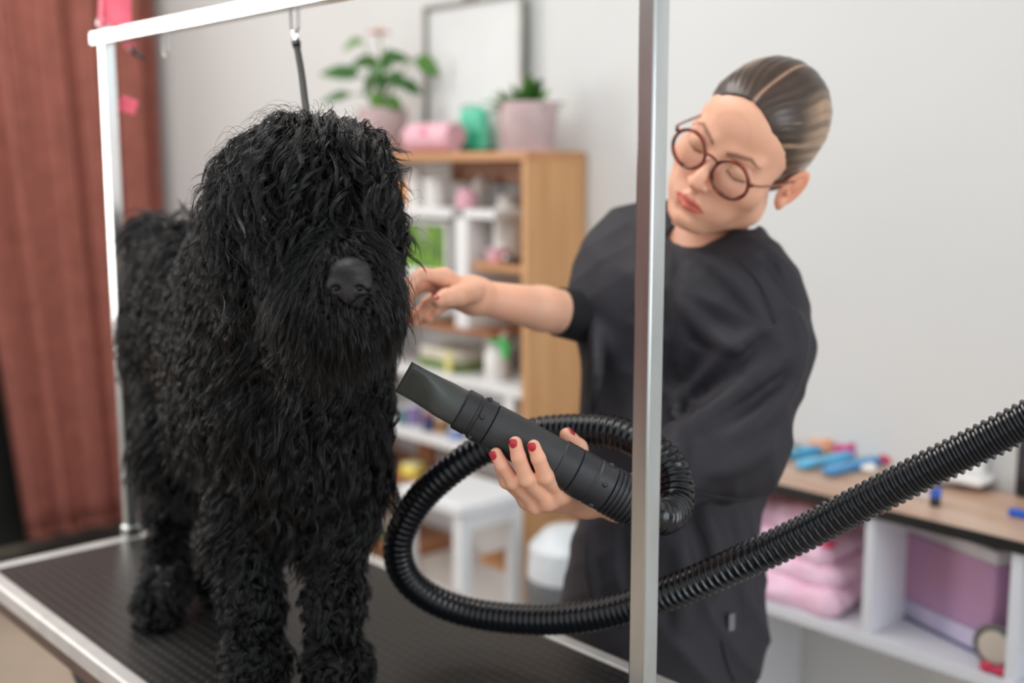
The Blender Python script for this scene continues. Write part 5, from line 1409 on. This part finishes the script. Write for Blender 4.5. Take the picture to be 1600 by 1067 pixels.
# cut the openings: sleeve ends, neck, hem
def cut_plane(F, p0, nrm, lo, hi):
    nrm = np.array(nrm) / np.linalg.norm(nrm)
    sl, g = F._sub(lo, hi, 0)
    d = (g - p0) @ nrm
    F.F[sl] = np.maximum(F.F[sl], d.astype(np.float32))
da = np.array([-0.95, -0.05, -0.3]); da /= np.linalg.norm(da)
cp_ = slv_e + da * 0.012
sl, g = TFd._sub(cp_ - 0.09, cp_ + 0.09, 0)
dd = (g - cp_) @ da; rad_ = np.linalg.norm(g - cp_ - dd[..., None] * da, axis=-1)
TFd.F[sl] = np.where(rad_ < 0.095, np.maximum(TFd.F[sl], np.where((g[..., 1] < 1.53), dd, -1)), TFd.F[sl]).astype(np.float32)
TFd.cap(slv_e + da * 0.035, slv_e + da * 0.12, 0.038, 0.042, 0.003, 'sub')
TFd.cap(P(1000, 480, 1.72), P(990, 700, 1.71), 0.080, 0.082, 0.05)
TFd.ell(NB + (H(0, 0, 0) - H(0, 0, -0.1)) * 0.28, (0.058, 0.058, 0.050), 0.006, 'sub', M=HR)
TFd.cap(NB, H(0, 0.02, -0.08), 0.056, 0.062, 0.004, 'sub')
nb_f = H(0, -0.03, -0.165)
TFd.cap(P(1090, 342, 1.52), P(1052, 384, 1.55), 0.031, 0.008, 0.006, 'sub')
TFd.cap(P(1098, 342, 1.60), P(1060, 376, 1.64), 0.040, 0.016, 0.006, 'sub')
TFd.plane((0, 0, 1), P(1030, 1062, 1.55)[2] - 0.02, 0.003)
tv, tq = TFd.mesh(); tv = laplace(tv, tq, 2)
tunic = mesh_object('tunic', tv - PO, tq, M_scrub, person)
# undershirt cuff on the right arm
ar = (wrR - elR); ar /= np.linalg.norm(ar)
MB().tube(spline([elR - ar * 0.02, elR + ar * 0.02, elR + ar * 0.062], 8) - PO, [0.042, 0.041, 0.040, 0.039, 0.038, 0.037, 0.0362, 0.0355], 28).build('undershirt_cuff', mat('black_jersey', (16, 16, 18), 0.8), person)
# trousers and shoes
KF = Field((0.0, 1.45, -0.02), (0.56, 1.98, 0.86), 0.008, pad=0.03)
hp = hips.copy()
KF.ell(hp, (0.155, 0.115, 0.12), 0.0, M=TM)
lg = [(hp + sx * 0.085 + [0, 0, -0.02]), hp + sx * 0.10, hp + sx * 0.11]
for sg in (-1, 1):
    a = hp + sx * 0.075 * sg; k1 = a * [1, 1, 0] + sx * 0.015 * sg * [1, 1, 0] + [0, -0.01, 0.46]; f1 = a * [1, 1, 0] + sx * 0.02 * sg * [1, 1, 0] + [0, 0.02, 0.06]
    KF.cap(a, k1, 0.088, 0.070, 0.03); KF.cap(k1, f1, 0.070, 0.062, 0.02)
KF.disp(folds(9, 0.005)); KF.plane((0, 0, 1), 0.045, 0.0)
kv, kq = KF.mesh(); kv = laplace(kv, kq, 1)
mesh_object('trousers', kv - PO, kq, M_scrub, person)
for sg in (-1, 1):
    f1 = hp * [1, 1, 0] + sx * [1, 1, 0] * 0.095 * sg + [0, 0.02, 0]
    SFd = Field(f1 + [-0.12, -0.22, -0.01], f1 + [0.12, 0.12, 0.12], 0.004, pad=0.02)
    fd = fw_ * [1, 1, 0]; fd /= np.linalg.norm(fd)
    SFd.cap(f1 - fd * 0.05 + [0, 0, 0.04], f1 + fd * 0.12 + [0, 0, 0.034], 0.040, 0.036, 0.0); SFd.ell(f1 + [0, 0, 0.06], (0.038, 0.038, 0.05), 0.03); SFd.plane((0, 0, 1), 0.0, 0.004)
    wv, wq = SFd.mesh(); mesh_object('shoe', laplace(wv, wq, 1) - PO, wq, mat('shoe_white', (210, 210, 212), 0.5), person)
# pocket seam, label tab and neckband
def on_surface(px, py, v=None):
    v = tv if v is None else v
    x_, y_ = project(v); d_ = np.hypot(x_ - px, y_ - py)
    c = np.where(d_ < 9)[0]
    if len(c) == 0: return P(px, py, 1.55)
    return P(px, py, v[c[np.argmin(v[c, 1])], 1] - 0.001)
def seam(pts, name='seam', r=0.0012, m=None, n=40):
    q_ = spline([on_surface(*p) for p in pts], n)
    x_, y_ = project(q_)
    q_ = np.array([on_surface(a, b) for a, b in zip(x_, y_)])
    for _ in range(3): q_[1:-1] = (q_[:-2] + q_[1:-1] * 2 + q_[2:]) / 4
    return MB().tube(q_ - PO, r, 6).build(name, m or M_scrub, tunic)
M_seam = mat('seam_cloth', (34, 33, 39), 0.7)
seam([(1152, 398), (1185, 440), (1205, 480), (1212, 505)], m=M_seam)
seam([(1052, 395), (1046, 440), (1044, 520), (1040, 600)], m=M_seam)
seam([(1056, 760), (1100, 772), (1150, 780), (1184, 778)], 'sleeve_hem', 0.0015, M_seam)
seam([(1088, 800), (1110, 860), (1112, 900)], m=M_seam)
seam([(1128, 1002), (1140, 1045), (1150, 1066)], m=M_seam)
lp = on_surface(1143, 972)
MB().box(lp - PO, (0.010, 0.003, 0.024), rz=0.5).build('label_tab', mat('tab_grey', (112, 112, 118), 0.6), tunic, label='small grey label tab', bevel=0.0005)

# --- glasses
gl = thing('eyeglasses', 'round tortoiseshell glasses worn by the groomer', 'glasses', tuple(H(0, -0.098, 0)))
GO = np.array(gl.location)
M_tort = mat('tortoiseshell', (40, 14, 10), 0.18, var=0.3, scale=110, rgb2=(150, 56, 22), coat=0.5)
aa = np.linspace(0, 2 * math.pi, 48, endpoint=False)
for sg in (-1, 1):
    cxl, czl = sg * 0.0345, -0.007
    rx_, rz_ = 0.0258, 0.0245
    x_ = cxl + rx_ * np.cos(aa); z_ = czl + rz_ * np.sin(aa) * (1 + 0.03 * np.sin(aa))
    y_ = -0.1035 + 0.10 * np.abs(x_) * 0.9 - 0.0 + (z_) * 0.10 * -1.0
    ring = np.stack([x_, y_, z_], 1)
    rw = ring @ HR.T + HT
    fr_ = MB().tube(rw - GO, 0.0026, 10, closed=True).build('rim', M_tort, gl)
    cc = (rw.mean(0))
    v = np.concatenate([[cc], rw]); f = [(0, i + 1, (i + 1) % 48 + 1) for i in range(48)]
    MB().add(v - GO, f).build('lens', glass('lens_glass', gloss=0.07), gl)
    hx = sg * (0.0345 + 0.0258)
    tp = spline([H(hx, -0.0985, 0.004), H(sg * 0.068, -0.090, 0.005), H(sg * 0.0745, -0.05, 0.003), H(sg * 0.0785, 0.0, 0.002), H(sg * 0.080, 0.018, -0.004), H(sg * 0.077, 0.034, -0.026)], 28)
    MB().tube(tp - GO, 0.0017, 8, flat=(1.3, 0.8)).build('temple', M_tort, gl)
    MB().ellip(H(hx + sg * 0.002, -0.098, 0.004) - GO, (0.0032, 0.0026, 0.0030), 12, 8).build('hinge', M_tort, gl)
    MB().ellip(H(sg * 0.011, -0.098, -0.010) - GO, (0.0016, 0.003, 0.0040), 10, 8, M=HR).build('nose_pad', glass('pad_clear', gloss=0.1), gl)
MB().tube(spline([H(-0.0115, -0.1025, 0.002), H(-0.005, -0.1045, 0.0055), H(0.005, -0.1045, 0.0055), H(0.0115, -0.1025, 0.002)], 14) - GO, 0.0019, 8).build('bridge', M_tort, gl)

# ------------------------------------------------------------------ the dryer: nozzle, handle, cuff and corrugated hose
M_dry = mat('dryer_black', (42, 43, 46), 0.42, var=0.03, scale=40, bump=0.1, bscale=500)
M_dry2 = mat('dryer_black_matt', (50, 52, 54), 0.5, var=0.03, scale=40)
M_hose = mat('hose_black', (18, 20, 24), 0.2, var=0.02)
dA = P(625, 586, 1.262); dB = P(996, 790, 1.262)
dL = np.linalg.norm(dB - dA); dax = (dB - dA) / dL
pxm = dL / math.hypot(996 - 625, 790 - 586)
def D(px): return (px - 625) / math.cos(math.atan2(204, 371)) * pxm       # distance along the axis from a picture column
dry = thing('dryer_wand', 'matt black hand dryer with flat nozzle held by the groomer', 'dryer', tuple(dA))
dq_ = Vector((0, 0, 1)).rotation_difference(Vector(dax))
def dl(name, prof, m=M_dry, seg=40, parent=None):
    return MB().lathe(prof, (0, 0, 0), seg, axis=dax).build(name, m, parent or dry)
l0 = D(722); l1 = D(752); 
dl('lock_ring', [(0.0215, l0 - 0.004), (0.0240, l0 - 0.002), (0.0240, l0 + 0.012), (0.0230, l0 + 0.013), (0.0230, l0 + 0.016), (0.0252, l0 + 0.017), (0.0256, l1 + 0.008), (0.0230, l1 + 0.009)])
dl('grip_sleeve', [(0.0232, l1 + 0.009), (0.0246, l1 + 0.010), (0.0250, l1 + 0.03), (0.0250, D(868)), (0.0240, D(869))], M_dry2)
dl('grip_band', [(0.0254, D(868)), (0.0264, D(869)), (0.0266, D(893)), (0.0252, D(895))])
dl('swivel', [(0.0250, D(895)), (0.0268, D(896)), (0.0268, D(920)), (0.0260, D(921)), (0.0260, D(924)), (0.0268, D(925)), (0.0266, D(948)), (0.0252, D(949))])
pr = [(0.0262, D(948))]
x = D(950)
while x < D(992):
    pr += [(0.0250, x), (0.0274, x + 0.0006), (0.0274, x + 0.0026), (0.0250, x + 0.0032)]; x += 0.0054
pr += [(0.0235, D(996))]
dl('ribbed_cuff', pr)
Md = np.array(dq_.to_matrix())
# tabs around the swivel and the lock ring
for a in (2.2, 3.3, 4.4, 5.6):
    for ln, rr in ((D(936), 0.0266), (l1 - 0.004, 0.0252)):
        c = Md @ np.array([rr * math.cos(a), rr * math.sin(a), ln])
        MB().ellip(c, (0.0032, 0.0032, 0.0032), 10, 8).build('lock_tab', M_dry, dry)
# flat nozzle: round at the ring, a wide thin slot at the tip
sideax = P(612, 560, 1.20) - P(607, 606, 1.262); 
sideax = P(650, 562, 1.245) - P(606, 600, 1.262); sideax -= dax * (sideax @ dax)
wdir = np.array(P(642, 560, 1.235) - P(603, 604, 1.285)); wdir -= dax * (wdir @ dax); wdir /= np.linalg.norm(wdir)
tdir = np.cross(dax, wdir)
v = []; f = []; sg_ = 40; secs = 16
for i in range(secs + 1):
    u = i / secs                                  # 0 at the tip
    e = max(0.0, min(1.0, (u - 0.18) / 0.52)); e = e * e * (3 - 2 * e)
    wd = 0.0290 * (1 - e) + 0.0205 * e; th_ = 0.0050 * (1 - e) + 0.0212 * e
    pw = 0.35 * (1 - e) + 1.0 * e
    for k in range(sg_):
        a = 2 * math.pi * k / sg_; ca, sa = math.cos(a), math.sin(a)
        v.append(dax * (l0 * u + 0.004) + wdir * wd * math.copysign(abs(ca) ** pw, ca) + tdir * th_ * math.copysign(abs(sa) ** pw, sa))
for i in range(secs):
    for k in range(sg_):
        k2 = (k + 1) % sg_
        f.append((i * sg_ + k, i * sg_ + k2, (i + 1) * sg_ + k2, (i + 1) * sg_ + k))
nzz = MB().add(np.array(v), f).build('nozzle', mat('nozzle_grey', (64, 68, 66), 0.45, var=0.03), dry)
m_ = nzz.modifiers.new('thickness', 'SOLIDIFY'); m_.thickness = 0.0016
# hose
def hose_mesh(path, r, pitch, amp, seg=22, per=8):
    L = np.r_[0, np.cumsum(np.linalg.norm(np.diff(path, axis=0), axis=1))]
    n = int(L[-1] / pitch * per)
    x = np.linspace(0, L[-1], n)
    p = np.stack([np.interp(x, L, path[:, k]) for k in range(3)], 1)
    ph = (x / pitch) % 1.0
    amp_ = amp * np.interp(p[:, 0] - 0.10 * (p[:, 1] - 1.3), [-9, 0.0, 0.09, 0.22, 9], [0.45, 0.45, 0.6, 1.25, 1.25])
    R = r + amp_ * (np.clip(1.5 * np.cos(2 * math.pi * ph), -1, 1))
    return MB().tube(p - dB, R, seg)
hp_ = [dB - dax * 0.012, dB + dax * 0.02, P(1040, 806, 1.29), P(1056, 786, 1.32), P(1052, 738, 1.345), P(1015, 700, 1.37), P(960, 676, 1.40), P(890, 672, 1.44), P(830, 678, 1.46), P(760, 700, 1.475), P(700, 738, 1.485),
       P(650, 788, 1.50), P(622, 848, 1.51), P(634, 900, 1.52), P(680, 938, 1.52), P(750, 960, 1.51), P(850, 968, 1.475), P(950, 957, 1.43), P(1050, 925, 1.38), P(1150, 882, 1.34), P(1250, 836, 1.31), P(1350, 784, 1.28),
       P(1450, 733, 1.25), P(1550, 684, 1.225), P(1680, 618, 1.19), P(1800, 560, 1.16), P(2000, 520, 1.2)]
hs = thing('dryer_hose', 'black corrugated dryer hose looping over the table and out at the right', 'hose', tuple(dB))
hose_mesh(spline(hp_, 900), 0.0200, 0.0090, 0.0012).build('hose_tube', M_hose, hs)
MB().lathe([(0.0235, -0.012), (0.0238, 0.0), (0.0232, 0.014), (0.0212, 0.018)], (0, 0, 0), 32, axis=dax).build('hose_collar', M_dry, hs)
